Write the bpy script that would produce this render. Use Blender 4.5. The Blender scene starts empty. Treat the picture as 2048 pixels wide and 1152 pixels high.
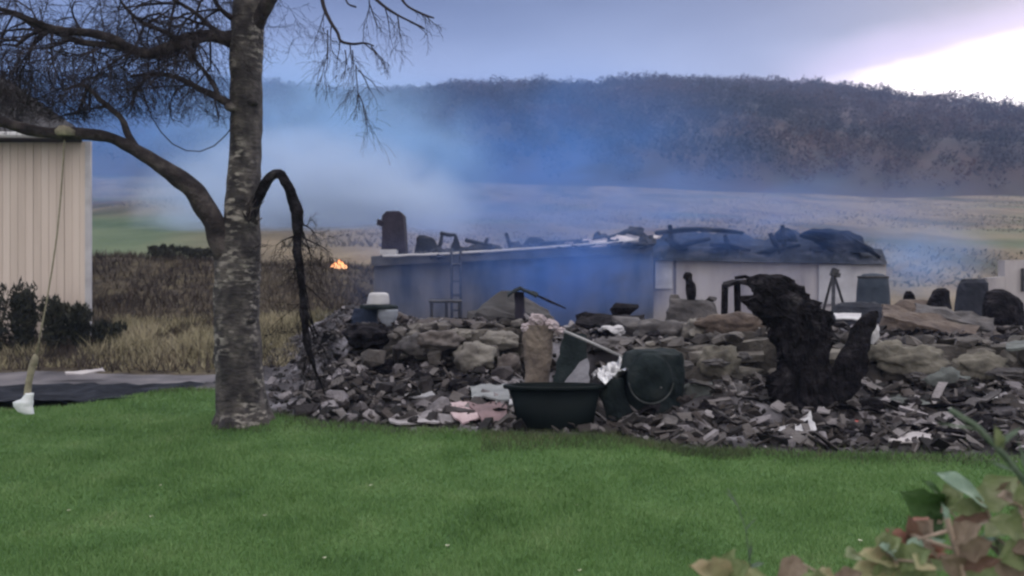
import bpy, bmesh, math, random
import numpy as np
from mathutils import Vector, Matrix, noise as mn
random.seed(7); np.random.seed(7)
sc = bpy.context.scene
R = math.radians
# ------------------------------------------------------------ camera
F = 1600.0; HOR = 560.0; CZ = 1.6
cd = bpy.data.cameras.new('camera'); cam = bpy.data.objects.new('camera', cd)
sc.collection.objects.link(cam); sc.camera = cam
cd.sensor_width = 36; cd.lens = 36 * F / 2048
cd.shift_y = -(576 - HOR) / 2048
cd.clip_start = 0.05; cd.clip_end = 3000
cam.location = (0, 0, CZ); cam.rotation_euler = (R(90), 0, 0)
cd.dof.use_dof = True; cd.dof.focus_distance = 4.6; cd.dof.aperture_fstop = 2.6
sc.cycles.pixel_filter_type = 'BLACKMAN_HARRIS'; sc.cycles.filter_width = 2.3
sc.cycles.use_denoising = True
sc.cycles.max_bounces = 6; sc.cycles.volume_bounces = 1; sc.cycles.transparent_max_bounces = 12
sc.cycles.volume_step_rate = 1.0; sc.cycles.volume_max_steps = 96
sc.view_settings.view_transform = 'Standard'; sc.view_settings.look = 'None'
sc.view_settings.exposure = 0.78; sc.view_settings.gamma = 1.0

# ------------------------------------------------------------ world
SUN_AZ, SUN_EL = R(38), R(9)
w = bpy.data.worlds.new('World'); sc.world = w; w.use_nodes = True
nt = w.node_tree; nt.nodes.clear(); N = nt.nodes; L = nt.links
def node(tree, t, **k):
    n = tree.nodes.new(t)
    for a, b in k.items(): setattr(n, a, b)
    return n
def mth(tree, op, a, b=None, c=None, clamp=False):
    n = tree.nodes.new('ShaderNodeMath'); n.operation = op; n.use_clamp = clamp
    for i, x in enumerate((a, b, c)):
        if x is None: continue
        if isinstance(x, (int, float)): n.inputs[i].default_value = x
        else: tree.links.new(x, n.inputs[i])
    return n.outputs[0]
def ramp(tree, fac, stops, interp='LINEAR'):
    n = tree.nodes.new('ShaderNodeValToRGB'); cr = n.color_ramp; cr.interpolation = interp
    while len(cr.elements) > 1: cr.elements.remove(cr.elements[-1])
    for i, (p, c) in enumerate(stops):
        e = cr.elements[0] if i == 0 else cr.elements.new(p)
        e.position = p; e.color = (*c, 1) if len(c) == 3 else c
    tree.links.new(fac, n.inputs[0]); return n.outputs[0]
def mixc(tree, fac, a, b, blend='MIX'):
    n = tree.nodes.new('ShaderNodeMix'); n.data_type = 'RGBA'; n.blend_type = blend
    for s, x in ((n.inputs[0], fac), (n.inputs[6], a), (n.inputs[7], b)):
        if isinstance(x, (int, float)): s.default_value = x
        elif isinstance(x, tuple): s.default_value = (*x, 1)
        else: tree.links.new(x, s)
    return n.outputs[2]
tc = node(nt, 'ShaderNodeTexCoord'); sep = node(nt, 'ShaderNodeSeparateXYZ')
L.new(tc.outputs['Generated'], sep.inputs[0])
X, Y, Z = sep.outputs
az = mth(nt, 'ARCTAN2', X, Y)
el = mth(nt, 'ARCSINE', Z)
# cloud deck: pale over the horizon, lavender higher, bright and neutral overhead
eln = mth(nt, 'DIVIDE', el, R(90), clamp=True)
base = ramp(nt, eln, [(0.0, (.24, .32, .54)), (0.12, (.215, .285, .50)), (0.165, (.175, .235, .425)), (0.21, (.085, .12, .245)),
                      (0.26, (.09, .125, .25)), (0.42, (.70, .72, .82)), (1.0, (2.2, 2.10, 2.02))])
nz = node(nt, 'ShaderNodeTexNoise'); nz.inputs['Scale'].default_value = 2.2; nz.inputs['Detail'].default_value = 3.5
mp = node(nt, 'ShaderNodeMapping'); mp.inputs['Scale'].default_value = (1, 1, 3.2); mp.inputs['Rotation'].default_value = (0, R(12), 0)
L.new(tc.outputs['Generated'], mp.inputs[0]); L.new(mp.outputs[0], nz.inputs['Vector'])
cl = ramp(nt, nz.outputs[0], [(0.34, (.70, .74, .80)), (0.60, (1.16, 1.12, 1.06))])
clouds = mixc(nt, 1.0, base, cl, 'MULTIPLY')
sky = node(nt, 'ShaderNodeTexSky', sky_type='NISHITA'); sky.sun_disc = False
sky.sun_elevation = SUN_EL; sky.sun_rotation = SUN_AZ; sky.dust_density = 2.0
nsk = mixc(nt, 1.0, sky.outputs[0], (.10, .10, .10), 'MULTIPLY')
col = mixc(nt, 0.12, clouds, nsk)
# bright gap between the cloud deck and the ridge on the right: wedge whose upper edge climbs to the right
edge = mth(nt, 'MULTIPLY_ADD', mth(nt, 'SUBTRACT', az, R(22.5)), 0.14, R(12.9))
nz2 = node(nt, 'ShaderNodeTexNoise'); nz2.inputs['Scale'].default_value = 9; nz2.inputs['Detail'].default_value = 3
L.new(mp.outputs[0], nz2.inputs['Vector'])
edge = mth(nt, 'ADD', edge, mth(nt, 'MULTIPLY', mth(nt, 'SUBTRACT', nz2.outputs[0], .5), R(2.2)))
d = mth(nt, 'SUBTRACT', edge, el)
azf = mth(nt, 'MULTIPLY', mth(nt, 'SUBTRACT', R(75), az), 4, clamp=True)
g1 = mth(nt, 'MULTIPLY', mth(nt, 'MULTIPLY_ADD', d, 1 / R(3.2), 1.0, clamp=True), azf)
g2 = mth(nt, 'MULTIPLY', mth(nt, 'MULTIPLY_ADD', d, 1 / R(1.9), 0.32, clamp=True), azf)
azr = mth(nt, 'MULTIPLY', mth(nt, 'SUBTRACT', az, R(17)), 1 / R(8), clamp=True)
g1 = mth(nt, 'MULTIPLY', g1, azr); g2 = mth(nt, 'MULTIPLY', g2, azr)
col = mixc(nt, mth(nt, 'MULTIPLY', g1, .75), col, (.80, .66, .88))
col = mixc(nt, g2, col, (1.55, 1.40, 1.36))
bk = mth(nt, 'MULTIPLY', mth(nt, 'MULTIPLY', Y, -1.3, clamp=True), .65)       # paler, warmer glow added to the unseen sky behind the viewer, lights the shed
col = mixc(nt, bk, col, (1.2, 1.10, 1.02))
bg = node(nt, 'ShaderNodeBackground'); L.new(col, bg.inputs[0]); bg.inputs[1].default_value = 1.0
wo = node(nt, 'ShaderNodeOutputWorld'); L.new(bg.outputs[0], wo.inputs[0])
# veiled sun, low behind the right-hand end of the ridge
sd = bpy.data.lights.new('sun', 'SUN'); so = bpy.data.objects.new('sun', sd); sc.collection.objects.link(so)
sd.energy = 0.5; sd.angle = R(25); sd.color = (1, .90, .84)
dv = Vector((math.sin(SUN_AZ) * math.cos(R(24)), math.cos(SUN_AZ) * math.cos(R(24)), math.sin(R(24))))
so.rotation_euler = dv.to_track_quat('Z', 'Y').to_euler(); so.location = (60, 40, 60)

# ------------------------------------------------------------ helpers
def P(px, py, D): return Vector(((px - 1024) / F * D, D, CZ - (py - HOR) / F * D))
def S(n, D): return n / F * D
def sm(a, b, x):
    t = max(0., min(1., (x - a) / (b - a))); return t * t * (3 - 2 * t)
def lerp(a, b, t): return a + (b - a) * t
def interp(x, xs, ys): return float(np.interp(x, xs, ys))
def nz3(x, y, z, s=1.0): return mn.noise(Vector((x * s, y * s, z * s)))

def M(name, cols, scale=4, island=0.0, rough=.9, bump=.4, bscale=None, stretch=(1, 1, 1), detail=5, metallic=0.0,
      coord='Object', lo=.3, hi=.7, spec=.3, trans=None):
    m = bpy.data.materials.new(name); m.use_nodes = True; t = m.node_tree; b = t.nodes['Principled BSDF']
    tcn = t.nodes.new('ShaderNodeTexCoord'); mpn = t.nodes.new('ShaderNodeMapping')
    geo = t.nodes.new('ShaderNodeNewGeometry')
    src = geo.outputs['Position'] if coord == 'World' else tcn.outputs['Object']
    t.links.new(src, mpn.inputs[0]); mpn.inputs['Scale'].default_value = stretch
    n = t.nodes.new('ShaderNodeTexNoise'); n.inputs['Scale'].default_value = scale; n.inputs['Detail'].default_value = detail
    t.links.new(mpn.outputs[0], n.inputs['Vector'])
    f = mth(t, 'MULTIPLY', mth(t, 'SUBTRACT', n.outputs[0], lo), 1 / (hi - lo), clamp=True)
    if island:
        f = mth(t, 'ADD', mth(t, 'MULTIPLY', f, 1 - island), mth(t, 'MULTIPLY', geo.outputs['Random Per Island'], island), clamp=True)
    k = len(cols)
    c = ramp(t, f, [(i / max(1, k - 1), cc) for i, cc in enumerate(cols)])
    t.links.new(c, b.inputs['Base Color'])
    b.inputs['Roughness'].default_value = rough; b.inputs['Metallic'].default_value = metallic
    b.inputs['Specular IOR Level'].default_value = spec
    if bump:
        n2 = t.nodes.new('ShaderNodeTexNoise'); n2.inputs['Scale'].default_value = bscale or scale * 4; n2.inputs['Detail'].default_value = 6
        t.links.new(mpn.outputs[0], n2.inputs['Vector'])
        bp = t.nodes.new('ShaderNodeBump'); bp.inputs['Strength'].default_value = bump; bp.inputs['Distance'].default_value = .05
        t.links.new(n2.outputs[0], bp.inputs['Height']); t.links.new(bp.outputs[0], b.inputs['Normal'])
    if trans:
        out = t.nodes['Material Output']; tr = t.nodes.new('ShaderNodeBsdfTranslucent'); t.links.new(c, tr.inputs[0])
        ms = t.nodes.new('ShaderNodeMixShader'); ms.inputs[0].default_value = trans
        t.links.new(b.outputs[0], ms.inputs[1]); t.links.new(tr.outputs[0], ms.inputs[2]); t.links.new(ms.outputs[0], out.inputs[0])
    return m

class MB:
    def __init__(s): s.v = []; s.f = []
    def add(s, vs, fs):
        o = len(s.v); s.v += [tuple(p) for p in vs]; s.f += [tuple(i + o for i in f) for f in fs]; return s
    def box(s, c, size, rot=(0, 0, 0), jit=0.0):
        from mathutils import Euler
        m = Euler(rot).to_matrix(); vs = []
        for x in (-.5, .5):
            for y in (-.5, .5):
                for z in (-.5, .5):
                    p = Vector((x * size[0], y * size[1], z * size[2]))
                    if jit: p += Vector([random.uniform(-jit, jit) for _ in range(3)])
                    vs.append(m @ p + Vector(c))
        return s.add(vs, [(0, 1, 3, 2), (4, 6, 7, 5), (0, 4, 5, 1), (2, 3, 7, 6), (0, 2, 6, 4), (1, 5, 7, 3)])
    def bar(s, a, b, wd, th=None):          # square-section bar from a to b
        return s.tube([a, b], [wd / 2 * 1.2, (th or wd) / 2 * 1.2], 4)
    def tube(s, pts, rad, n=8, rough=0.0, cap=True, seed=0, flat=1.0):
        pts = [Vector(p) for p in pts]; vs = []; k = len(pts)
        up = Vector((0.13, 1, 0.21)).normalized(); prev = None
        for i, p in enumerate(pts):
            t = (pts[min(i + 1, k - 1)] - pts[max(i - 1, 0)])
            if t.length < 1e-9: t = Vector((0, 0, 1))
            t.normalize()
            a = (prev - t * prev.dot(t)) if prev is not None else (up - t * up.dot(t))
            if a.length < 1e-4: a = Vector((1, 0, 0)) - t * t.x
            a.normalize(); prev = a; b = t.cross(a)
            for j in range(n):
                q = 2 * math.pi * j / n; r = rad[i]
                dirv = a * math.cos(q) * flat + b * math.sin(q)
                if rough: r *= 1 + rough * mn.noise((p + dirv * r) * 6.0 + Vector((seed * 7.1, 0, 0)))
                vs.append(p + dirv * r)
        fs = [(i * n + j, i * n + (j + 1) % n, (i + 1) * n + (j + 1) % n, (i + 1) * n + j) for i in range(k - 1) for j in range(n)]
        if cap: fs += [tuple(reversed(range(n))), tuple(range((k - 1) * n, k * n))]
        return s.add(vs, fs)
    def lathe(s, c, prof, n=24, sx=1, sy=1):
        c = Vector(c); vs = []
        for r, z in prof:
            for j in range(n):
                q = 2 * math.pi * j / n; vs.append(c + Vector((r * sx * math.cos(q), r * sy * math.sin(q), z)))
        k = len(prof)
        return s.add(vs, [(i * n + j, i * n + (j + 1) % n, (i + 1) * n + (j + 1) % n, (i + 1) * n + j) for i in range(k - 1) for j in range(n)])
    def loft(s, rows, D, depth=.6, n=20, rough=.12, fr=5, seed=0, grain=0):   # rows of (y, x left, x right) seen at depth D
        vs = []
        up = []
        for a, b in zip(rows[:-1], rows[1:]):
            for t in (0, .33, .66): up.append([lerp(a[i], b[i], t) for i in range(3)])
        up.append(rows[-1])
        for (y, xl, xr) in up:
            c = P((xl + xr) / 2, y, D); r = S(xr - xl, D) / 2
            for j in range(n):
                q = 2 * math.pi * j / n; dx, dy = math.cos(q), math.sin(q) * depth
                p = c + Vector((dx * r, dy * r, 0))
                k = 1 + rough * (mn.noise(p * fr + Vector((seed, 0, 0))) + .6 * mn.noise(p * fr * 3.1 + Vector((0, seed, 0))))
                if grain: k += grain * (abs(mn.noise(Vector((p.x * 13, p.y * 13, p.z * 2.2)))) - .25) + grain * .5 * mn.noise(Vector((p.x * 30, p.y * 30, p.z * 7)))
                p = c + Vector((dx * r * k, dy * r * k, rough * r * .7 * mn.noise(p * fr * 2)))
                vs.append(p)
        k = len(up)
        fs = [(i * n + j, i * n + (j + 1) % n, (i + 1) * n + (j + 1) % n, (i + 1) * n + j) for i in range(k - 1) for j in range(n)]
        fs += [tuple(reversed(range(n))), tuple(range((k - 1) * n, k * n))]
        return s.add(vs, fs)
    def blob(s, c, r, sub=2, rough=.25, fr=1.3, seed=0, rotz=0):
        V, Fc = ICO[sub]; c = Vector(c); vs = []
        cz, sz = math.cos(rotz), math.sin(rotz)
        for p in V:
            k = 1 + rough * (mn.noise(p * fr + Vector((seed * 3.7, seed, 1))) + .5 * mn.noise(p * fr * 2.7 + Vector((1, seed * 2.3, 4))))
            q = Vector((p.x * r[0] * k, p.y * r[1] * k, p.z * r[2] * k))
            vs.append(c + Vector((q.x * cz - q.y * sz, q.x * sz + q.y * cz, q.z)))
        return s.add(vs, Fc)
    def rock(s, c, r, seed=None, rot=None):
        V, Fc = random.choice(HULLS); from mathutils import Euler
        m = Euler(rot or [random.uniform(-.35, .35), random.uniform(-.35, .35), random.uniform(0, 6.3)]).to_matrix()
        c = Vector(c)
        return s.add([c + m @ Vector((p.x * r[0], p.y * r[1], p.z * r[2])) for p in V], Fc)
    def sheet(s, corners, th=.01, nu=8, nv=6, crumple=.03, fr=4, seed=0):   # 4 corners, thin buckled slab
        a, b, c, d = [Vector(q) for q in corners]; nrm = (b - a).cross(d - a).normalized(); top = []; bot = []
        for i in range(nv + 1):
            for j in range(nu + 1):
                u, v = j / nu, i / nv
                p = a.lerp(b, u).lerp(d.lerp(c, u), v)
                p = p + nrm * crumple * (mn.noise(p * fr + Vector((seed, seed, 0))) + .5 * mn.noise(p * fr * 2.9 + Vector((seed, 0, 2))))
                if i in (0, nv) or j in (0, nu):
                    p = p + (b - a).normalized() * crumple * .8 * mn.noise(p * 9) + (d - a).normalized() * crumple * .8 * mn.noise(p * 9 + Vector((5, 5, 5)))
                top.append(p + nrm * th / 2); bot.append(p - nrm * th / 2)
        n = len(top); W = nu + 1; fs = []
        for i in range(nv):
            for j in range(nu):
                q = (i * W + j, i * W + j + 1, (i + 1) * W + j + 1, (i + 1) * W + j)
                fs.append(q); fs.append(tuple(reversed([n + k for k in q])))
        rim = [j for j in range(nu)] + [i * W + nu for i in range(nv)] + [nv * W + j for j in range(nu, 0, -1)] + [i * W for i in range(nv, 0, -1)]
        for k in range(len(rim)):
            p, q = rim[k], rim[(k + 1) % len(rim)]; fs.append((q, p, n + p, n + q))
        return s.add(top + bot, fs)
    def build(s, name, mat, parent=None, smooth=False, loc=None):
        me = bpy.data.meshes.new(name); o = bpy.data.objects.new(name, me); sc.collection.objects.link(o)
        off = Vector(parent.location) if parent else Vector(loc or (0, 0, 0))
        if parent and parent.parent: off = off + Vector(parent.parent.location)
        me.from_pydata([tuple(Vector(p) - off) for p in s.v], [], s.f); me.materials.append(mat)
        if smooth: me.polygons.foreach_set('use_smooth', [True] * len(me.polygons))
        me.update()
        if parent: o.parent = parent
        else: o.location = off
        return o
def mesh_np(name, V, T, mat, smooth=False):
    me = bpy.data.meshes.new(name); nV, nT = len(V), len(T); k = T.shape[1]
    me.vertices.add(nV); me.vertices.foreach_set('co', V.astype(np.float32).ravel())
    me.loops.add(nT * k); me.loops.foreach_set('vertex_index', T.astype(np.int32).ravel())
    me.polygons.add(nT); me.polygons.foreach_set('loop_start', np.arange(0, nT * k, k, dtype=np.int32))
    me.polygons.foreach_set('loop_total', np.full(nT, k, dtype=np.int32))
    if smooth: me.polygons.foreach_set('use_smooth', np.ones(nT, dtype=bool))
    me.update(); me.validate(); me.materials.append(mat)
    o = bpy.data.objects.new(name, me); sc.collection.objects.link(o); return o
def mk_ico(sub):
    b = bmesh.new(); bmesh.ops.create_icosphere(b, subdivisions=sub, radius=1)
    b.verts.ensure_lookup_table(); r = ([v.co.copy() for v in b.verts], [tuple(v.index for v in f.verts) for f in b.faces]); b.free(); return r
ICO = {k: mk_ico(k) for k in (1, 2, 3, 4)}
HULLS = []
for i in range(16):
    b = bmesh.new()
    for _ in range(random.randint(12, 22)):
        p = Vector([random.gauss(0, 1) for _ in range(3)]).normalized(); p = Vector([math.copysign(abs(c) ** .6, c) for c in p]) * random.uniform(.75, 1)
        b.verts.new(p)
    r = bmesh.ops.convex_hull(b, input=b.verts)
    bmesh.ops.delete(b, geom=[v for v in b.verts if not v.link_faces], context='VERTS')
    b.verts.index_update(); HULLS.append(([v.co.copy() for v in b.verts], [tuple(v.index for v in f.verts) for f in b.faces])); b.free()
def tag(o, label=None, cat=None, group=None, kind=None):
    for k, v in (('label', label), ('category', cat), ('group', group), ('kind', kind)):
        if v: o[k] = v
    return o
def empty(name, loc, label, cat, group=None):
    o = bpy.data.objects.new(name, None); o.location = loc; o.empty_display_size = .1
    sc.collection.objects.link(o); return tag(o, label, cat, group)

# ------------------------------------------------------------ materials
m_char = M('charred', [(.003, .003, .004), (.008, .007, .009), (.020, .018, .022), (.07, .066, .07)], 7, detail=9, lo=.32, hi=.78, bump=1.0, bscale=24, rough=.95, spec=.1)
m_charg = M('charred_green', [(.006, .009, .010), (.014, .020, .022), (.032, .038, .040)], 4, bump=.5, rough=.8, spec=.06)
m_bark = None
m_stone = M('field_stone', [(.010, .009, .010), (.03, .027, .027), (.10, .09, .085), (.19, .178, .16), (.28, .265, .24)], 1.5, island=.45, detail=7, bump=.6, bscale=14)
m_mortar = M('mortar', [(.015, .013, .013), (.05, .045, .042), (.15, .135, .12)], 3, bump=.8, bscale=18)
m_rub = M('rubble', [(.004, .004, .005), (.010, .009, .010), (.022, .019, .021), (.055, .048, .050), (.13, .12, .13), (.32, .30, .32)], 4, island=.8, bump=.5, bscale=20)
m_darkrub = M('burnt_rubble', [(.008, .007, .008), (.025, .021, .022), (.07, .058, .055), (.16, .145, .14)], 4, island=.7, bump=.5, bscale=20)
m_ash = M('ash', [(.008, .007, .009), (.025, .023, .027), (.09, .085, .095), (.26, .25, .28)], 1.6, bump=.9, bscale=9, coord='World')
m_white = M('white_paint', [(.34, .33, .35), (.48, .48, .50)], 3, bump=.15)
m_pale = M('pale_plaster', [(.16, .15, .16), (.33, .31, .32), (.40, .375, .38), (.44, .42, .43)], 1.0, bump=.2, stretch=(1.5, 1, .5), detail=8)
m_grey = M('scorched_wall', [(.03, .032, .036), (.09, .09, .095), (.14, .135, .14), (.17, .165, .17)], 1.1, bump=.3, stretch=(1.6, 1, .45), detail=8)
m_metal = M('dark_steel', [(.03, .03, .034), (.08, .08, .085)], 6, rough=.5, bump=.2, metallic=.6)
m_foil = M('crumpled_foil', [(.25, .25, .27), (.75, .75, .77)], 12, rough=.28, bump=.5, metallic=.9)
m_brick = M('smoked_brick', [(.018, .017, .028), (.040, .034, .052)], 5, bump=.6)
m_plastic = M('black_plastic', [(.003, .005, .006), (.007, .011, .011)], 2, rough=.6, bump=.05, spec=.06)
m_rope = M('rope', [(.17, .155, .11), (.30, .275, .20)], 20, bump=.4)
m_bag = M('white_plastic', [(.50, .54, .56), (.72, .74, .76)], 6, rough=.45, bump=.2)

# ------------------------------------------------------------ terrain
def lawn_edge(x):     # depth of the lawn's far edge
    return interp(x, [-12, -6.5, -5.6, -4.9, -3.9, -3.2, -2.2, -1.0, 0.3, 0.9, 1.6, 2.6, 4.6, 12], [10.3, 9.9, 9.9, 10.6, 11.0, 9.6, 8.75, 8.45, 8.1, 8.05, 7.5, 7.3, 7.15, 7.0]) \
        + .10 * nz3(x, 0, 0, 2.3) + .05 * nz3(x, 5, 0, 7)
def G(x, y):
    yy = max(y, 5.0); px = 1024 + F * x / yy
    Lf = 1 - sm(700, 800, px) if y < 22 else 1 - sm(760, 930, px)
    hb = interp(px, [-500, 180, 430, 520, 700, 760], [2.45, 2.30, 2.25, 2.08, 1.98, 1.86])
    yb = interp(px, [-800, 200, 900, 1300, 1800, 2300], [345, 350, 366, 378, 396, 392])
    zt = CZ + (HOR - yb) / F * 150
    zl = interp(y, [13.4, 14.6, 17, 20, 24, 27, 31, 40, 80, 150, 152, 172], [0, .15, .62, 1.1, hb, hb + .02, 2.45, 3.6, 8.2, zt, zt + .3, zt - 2])
    zr = interp(y, [12.6, 26, 34, 46, 80, 150, 152, 172], [0, 0, .9, 3.2, 7.7, zt, zt + .3, zt - 2])
    z = lerp(zr, zl, Lf)
    if y > 12.6: z += .10 * nz3(x, y, 0, .45) * sm(12.6, 16, y) + .5 * nz3(x, y, 3, .05) * sm(40, 90, y)
    z += .035 * nz3(x, y, 0, .7)
    if y < 13: z += .12 * math.exp(-((x + 4.3) / .9) ** 2 - ((y - 10.6) / .7) ** 2)
    z += .07 * math.exp(-((x + 2.9) / .7) ** 2 - ((y - 8.7) / .6) ** 2)
    return z
def plateau(x, y):    # rubble ground of the burnt-down house
    px = 1024 + F * x / max(y, 5)
    fl = interp(px, [500, 560, 700, 1040, 1100, 1250, 2100, 2600], [12.6, 12.6, 11.4, 11.2, 10.3, 9.9, 9.7, 9.6])
    m = sm(560, 720, px)
    h = .32 * sm(8.6, 11.0, y) * sm(560, 700, px) * (1 - sm(1020, 1120, px))
    h += .30 * sm(7.9, 9.3, y) * sm(1225, 1290, px) * (1 - sm(9.5, 9.8, y))
    h += (.46 if px < 1060 else .66) * sm(fl - .1, fl + .25, y) * m * (1 - sm(15.2, 17.5, y))
    h *= 1 - sm(15.2, 17.5, y)
    return h
def grid(name, xs, ys, fn, mat, smooth=True):
    V = np.array([(x, y, fn(x, y)) for y in ys for x in xs]); W = len(xs)
    i = np.arange((len(ys) - 1) * W).reshape(len(ys) - 1, W)[:, :-1].ravel()
    return mesh_np(name, V, np.stack([i, i + 1, i + W + 1, i + W], 1), mat, smooth)
# field / earth material, colour laid out by place in the land
mf = bpy.data.materials.new('earth_and_fields'); mf.use_nodes = True; t = mf.node_tree; b = t.nodes['Principled BSDF']
geo = t.nodes.new('ShaderNodeNewGeometry'); sp = t.nodes.new('ShaderNodeSeparateXYZ'); t.links.new(geo.outputs['Position'], sp.inputs[0])
def tn(scale, st=(1, 1, 1), det=5):
    mpn = t.nodes.new('ShaderNodeMapping'); mpn.inputs['Scale'].default_value = st; t.links.new(geo.outputs['Position'], mpn.inputs[0])
    n = t.nodes.new('ShaderNodeTexNoise'); n.inputs['Scale'].default_value = scale; n.inputs['Detail'].default_value = det
    t.links.new(mpn.outputs[0], n.inputs['Vector']); return n.outputs[0]
wob = mth(t, 'MULTIPLY', mth(t, 'SUBTRACT', tn(.05), .5), 45)
yy = mth(t, 'ADD', sp.outputs[1], wob)
earth = ramp(t, tn(2.5), [(.3, (.030, .024, .020)), (.55, (.075, .062, .045)), (.75, (.13, .115, .07))])
green = ramp(t, tn(.25, (1, .4, 1)), [(.35, (.055, .085, .05)), (.65, (.105, .135, .08))])
tan = ramp(t, tn(.11, (1, .35, 1), 8), [(.30, (.05, .055, .04)), (.43, (.115, .094, .066)), (.55, (.20, .162, .112)), (.64, (.125, .09, .066)), (.74, (.06, .07, .045))])
gm = mth(t, 'MULTIPLY', mth(t, 'SUBTRACT', mth(t, 'MULTIPLY', sp.outputs[1], -.31), sp.outputs[0]), 1 / 6, clamp=True)
gm = mth(t, 'MULTIPLY', gm, mth(t, 'SUBTRACT', 1.0, mth(t, 'MULTIPLY', mth(t, 'SUBTRACT', yy, 66), 1 / 22, clamp=True)))
gm = mth(t, 'MAXIMUM', gm, mth(t, 'MULTIPLY', mth(t, 'SUBTRACT', tn(.04, (1, 1.6, 1), 3), .56), 6, clamp=True))
far = mixc(t, gm, tan, green)
near = mixc(t, mth(t, 'MULTIPLY', mth(t, 'SUBTRACT', sp.outputs[1], 27), 1 / 3, clamp=True), earth, far)
t.links.new(near, b.inputs['Base Color']); b.inputs['Roughness'].default_value = .95; b.inputs['Specular IOR Level'].default_value = .1
bp = t.nodes.new('ShaderNodeBump'); bp.inputs['Strength'].default_value = .6; bp.inputs['Distance'].default_value = .2
t.links.new(tn(3), bp.inputs['Height']); t.links.new(bp.outputs[0], b.inputs['Normal'])
sx = np.sinh(np.linspace(-4.6, 4.6, 190)) * 5.2
sy = np.concatenate([np.linspace(-35, 2, 12)[:-1], np.linspace(2, 34, 120)[:-1], 34 + (np.linspace(0, 1, 70) ** 1.5) * 138])
tag(grid('ground', sx, sy, lambda x, y: G(x, y) - .03, mf), 'bare earth and rough fields rising to the foot of the wooded hill', 'ground', kind='structure')
# hill
RX = [-3000, -600, 0, 300, 530, 620, 700, 800, 860, 920, 1000, 1080, 1170, 1210, 1300, 1400, 1500, 1600, 1700, 1800, 1900, 2000, 2048, 2300, 4500]
RY = [190, 165, 158, 160, 170, 180, 186, 182, 184, 172, 170, 167, 181, 172, 164, 160, 165, 170, 180, 204, 216, 230, 250, 290, 420]
def H(x, y):
    px = 1024 + F * x / 380; zr = CZ + (HOR - 7 - interp(px, RX, RY)) / F * 380
    pb = 1024 + F * x / 150; yb = interp(pb, [-800, 200, 900, 1300, 1800, 2300], [345, 350, 366, 378, 396, 392]); z0 = CZ + (HOR - yb) / F * 150 - 1.2
    tt = (y - 150) / 230
    if tt < 1: z = lerp(z0, zr, max(0, tt) ** .85) + (0 if tt > 0 else tt * 40)
    else: z = zr - (tt - 1) ** 1.5 * 60
    return z + 5 * nz3(x, y, 1, .014) * sm(0, .3, tt) * (1 - sm(.8, 1, tt)) + 1.5 * nz3(x, y, 7, .05) * sm(0, .1, tt)
m_hill = M('hillside', [(.009, .011, .013), (.019, .018, .021), (.045, .026, .023), (.03, .034, .027)], .02, coord='World', bump=0, detail=7)
tag(grid('hill', np.linspace(-520, 520, 180), np.linspace(147, 560, 90), H, m_hill), 'long wooded hill closing the view', 'hill', kind='structure')
def hill_trees():
    rng = np.random.RandomState(3); V = []; T = []
    n = 7400; xs = rng.uniform(-1, 1, n); ys = 154 + (rng.uniform(0, 1, n) ** .8) * 236
    ridge = rng.uniform(0, 1, n) < .14; ys = np.where(ridge, rng.uniform(366, 384, n), ys); xs = xs * (ys * .78)
    for k in range(n):
        x, y = xs[k], ys[k]; dens = nz3(x, y, 9, .02)
        z = H(x, y)
        hh = rng.choice([2.2, 2.8, 3.4, 4.2, 5.2]) * rng.uniform(.8, 1.2) * (1.0 + .5 * max(0, dens)) * (.75 if ridge[k] else 1); r = hh * rng.uniform(.45, .75); m = 90
        d = rng.normal(0, 1, (m, 3)); d /= np.linalg.norm(d, axis=1)[:, None]; d *= rng.uniform(.45, 1, (m, 1))
        c = np.array([x, y, z + hh * .55]) + d * np.array([r, r, hh * .5])
        s = rng.uniform(.35, .95, (m, 1)) * hh * .125
        a = rng.normal(0, 1, (m, 3)); a /= np.linalg.norm(a, axis=1)[:, None]; e = rng.normal(0, 1, (m, 3)); e /= np.linalg.norm(e, axis=1)[:, None]
        o = len(V) * m * 3; V.append(np.stack([c - a * s, c + a * s, c + e * s * 1.1], 1).reshape(-1, 3))
        T.append(np.arange(o, o + m * 3).reshape(-1, 3))
    return np.concatenate(V), np.concatenate(T)
def russet(m):
    t = m.node_tree; b = t.nodes['Principled BSDF']; c = b.inputs['Base Color'].links[0].from_socket; g = t.nodes.new('ShaderNodeNewGeometry'); s_ = t.nodes.new('ShaderNodeSeparateXYZ'); t.links.new(g.outputs['Position'], s_.inputs[0])
    n = t.nodes.new('ShaderNodeTexNoise'); n.inputs['Scale'].default_value = .022; n.inputs['Detail'].default_value = 5; t.links.new(g.outputs['Position'], n.inputs['Vector'])
    f = mth(t, 'MULTIPLY', mth(t, 'MULTIPLY', mth(t, 'SUBTRACT', s_.outputs[0], 40), 1 / 150, clamp=True), mth(t, 'MULTIPLY', mth(t, 'SUBTRACT', n.outputs[0], .38), 4, clamp=True))
    t.links.new(mixc(t, mth(t, 'MULTIPLY', f, .75), c, (.062, .030, .024)), b.inputs['Base Color'])
V, T = hill_trees()
m_wood = M('hill_wood', [(.009, .012, .016), (.017, .018, .023), (.028, .022, .024), (.058, .030, .025), (.030, .036, .027)], .022, island=.08, coord='World', bump=0, detail=6, lo=.3, hi=.72)
russet(m_wood); russet(m_hill)
tag(mesh_np('woods', V, T, m_wood), 'dark and russet scrubby woodland covering the hill', 'woods', kind='stuff')

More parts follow.
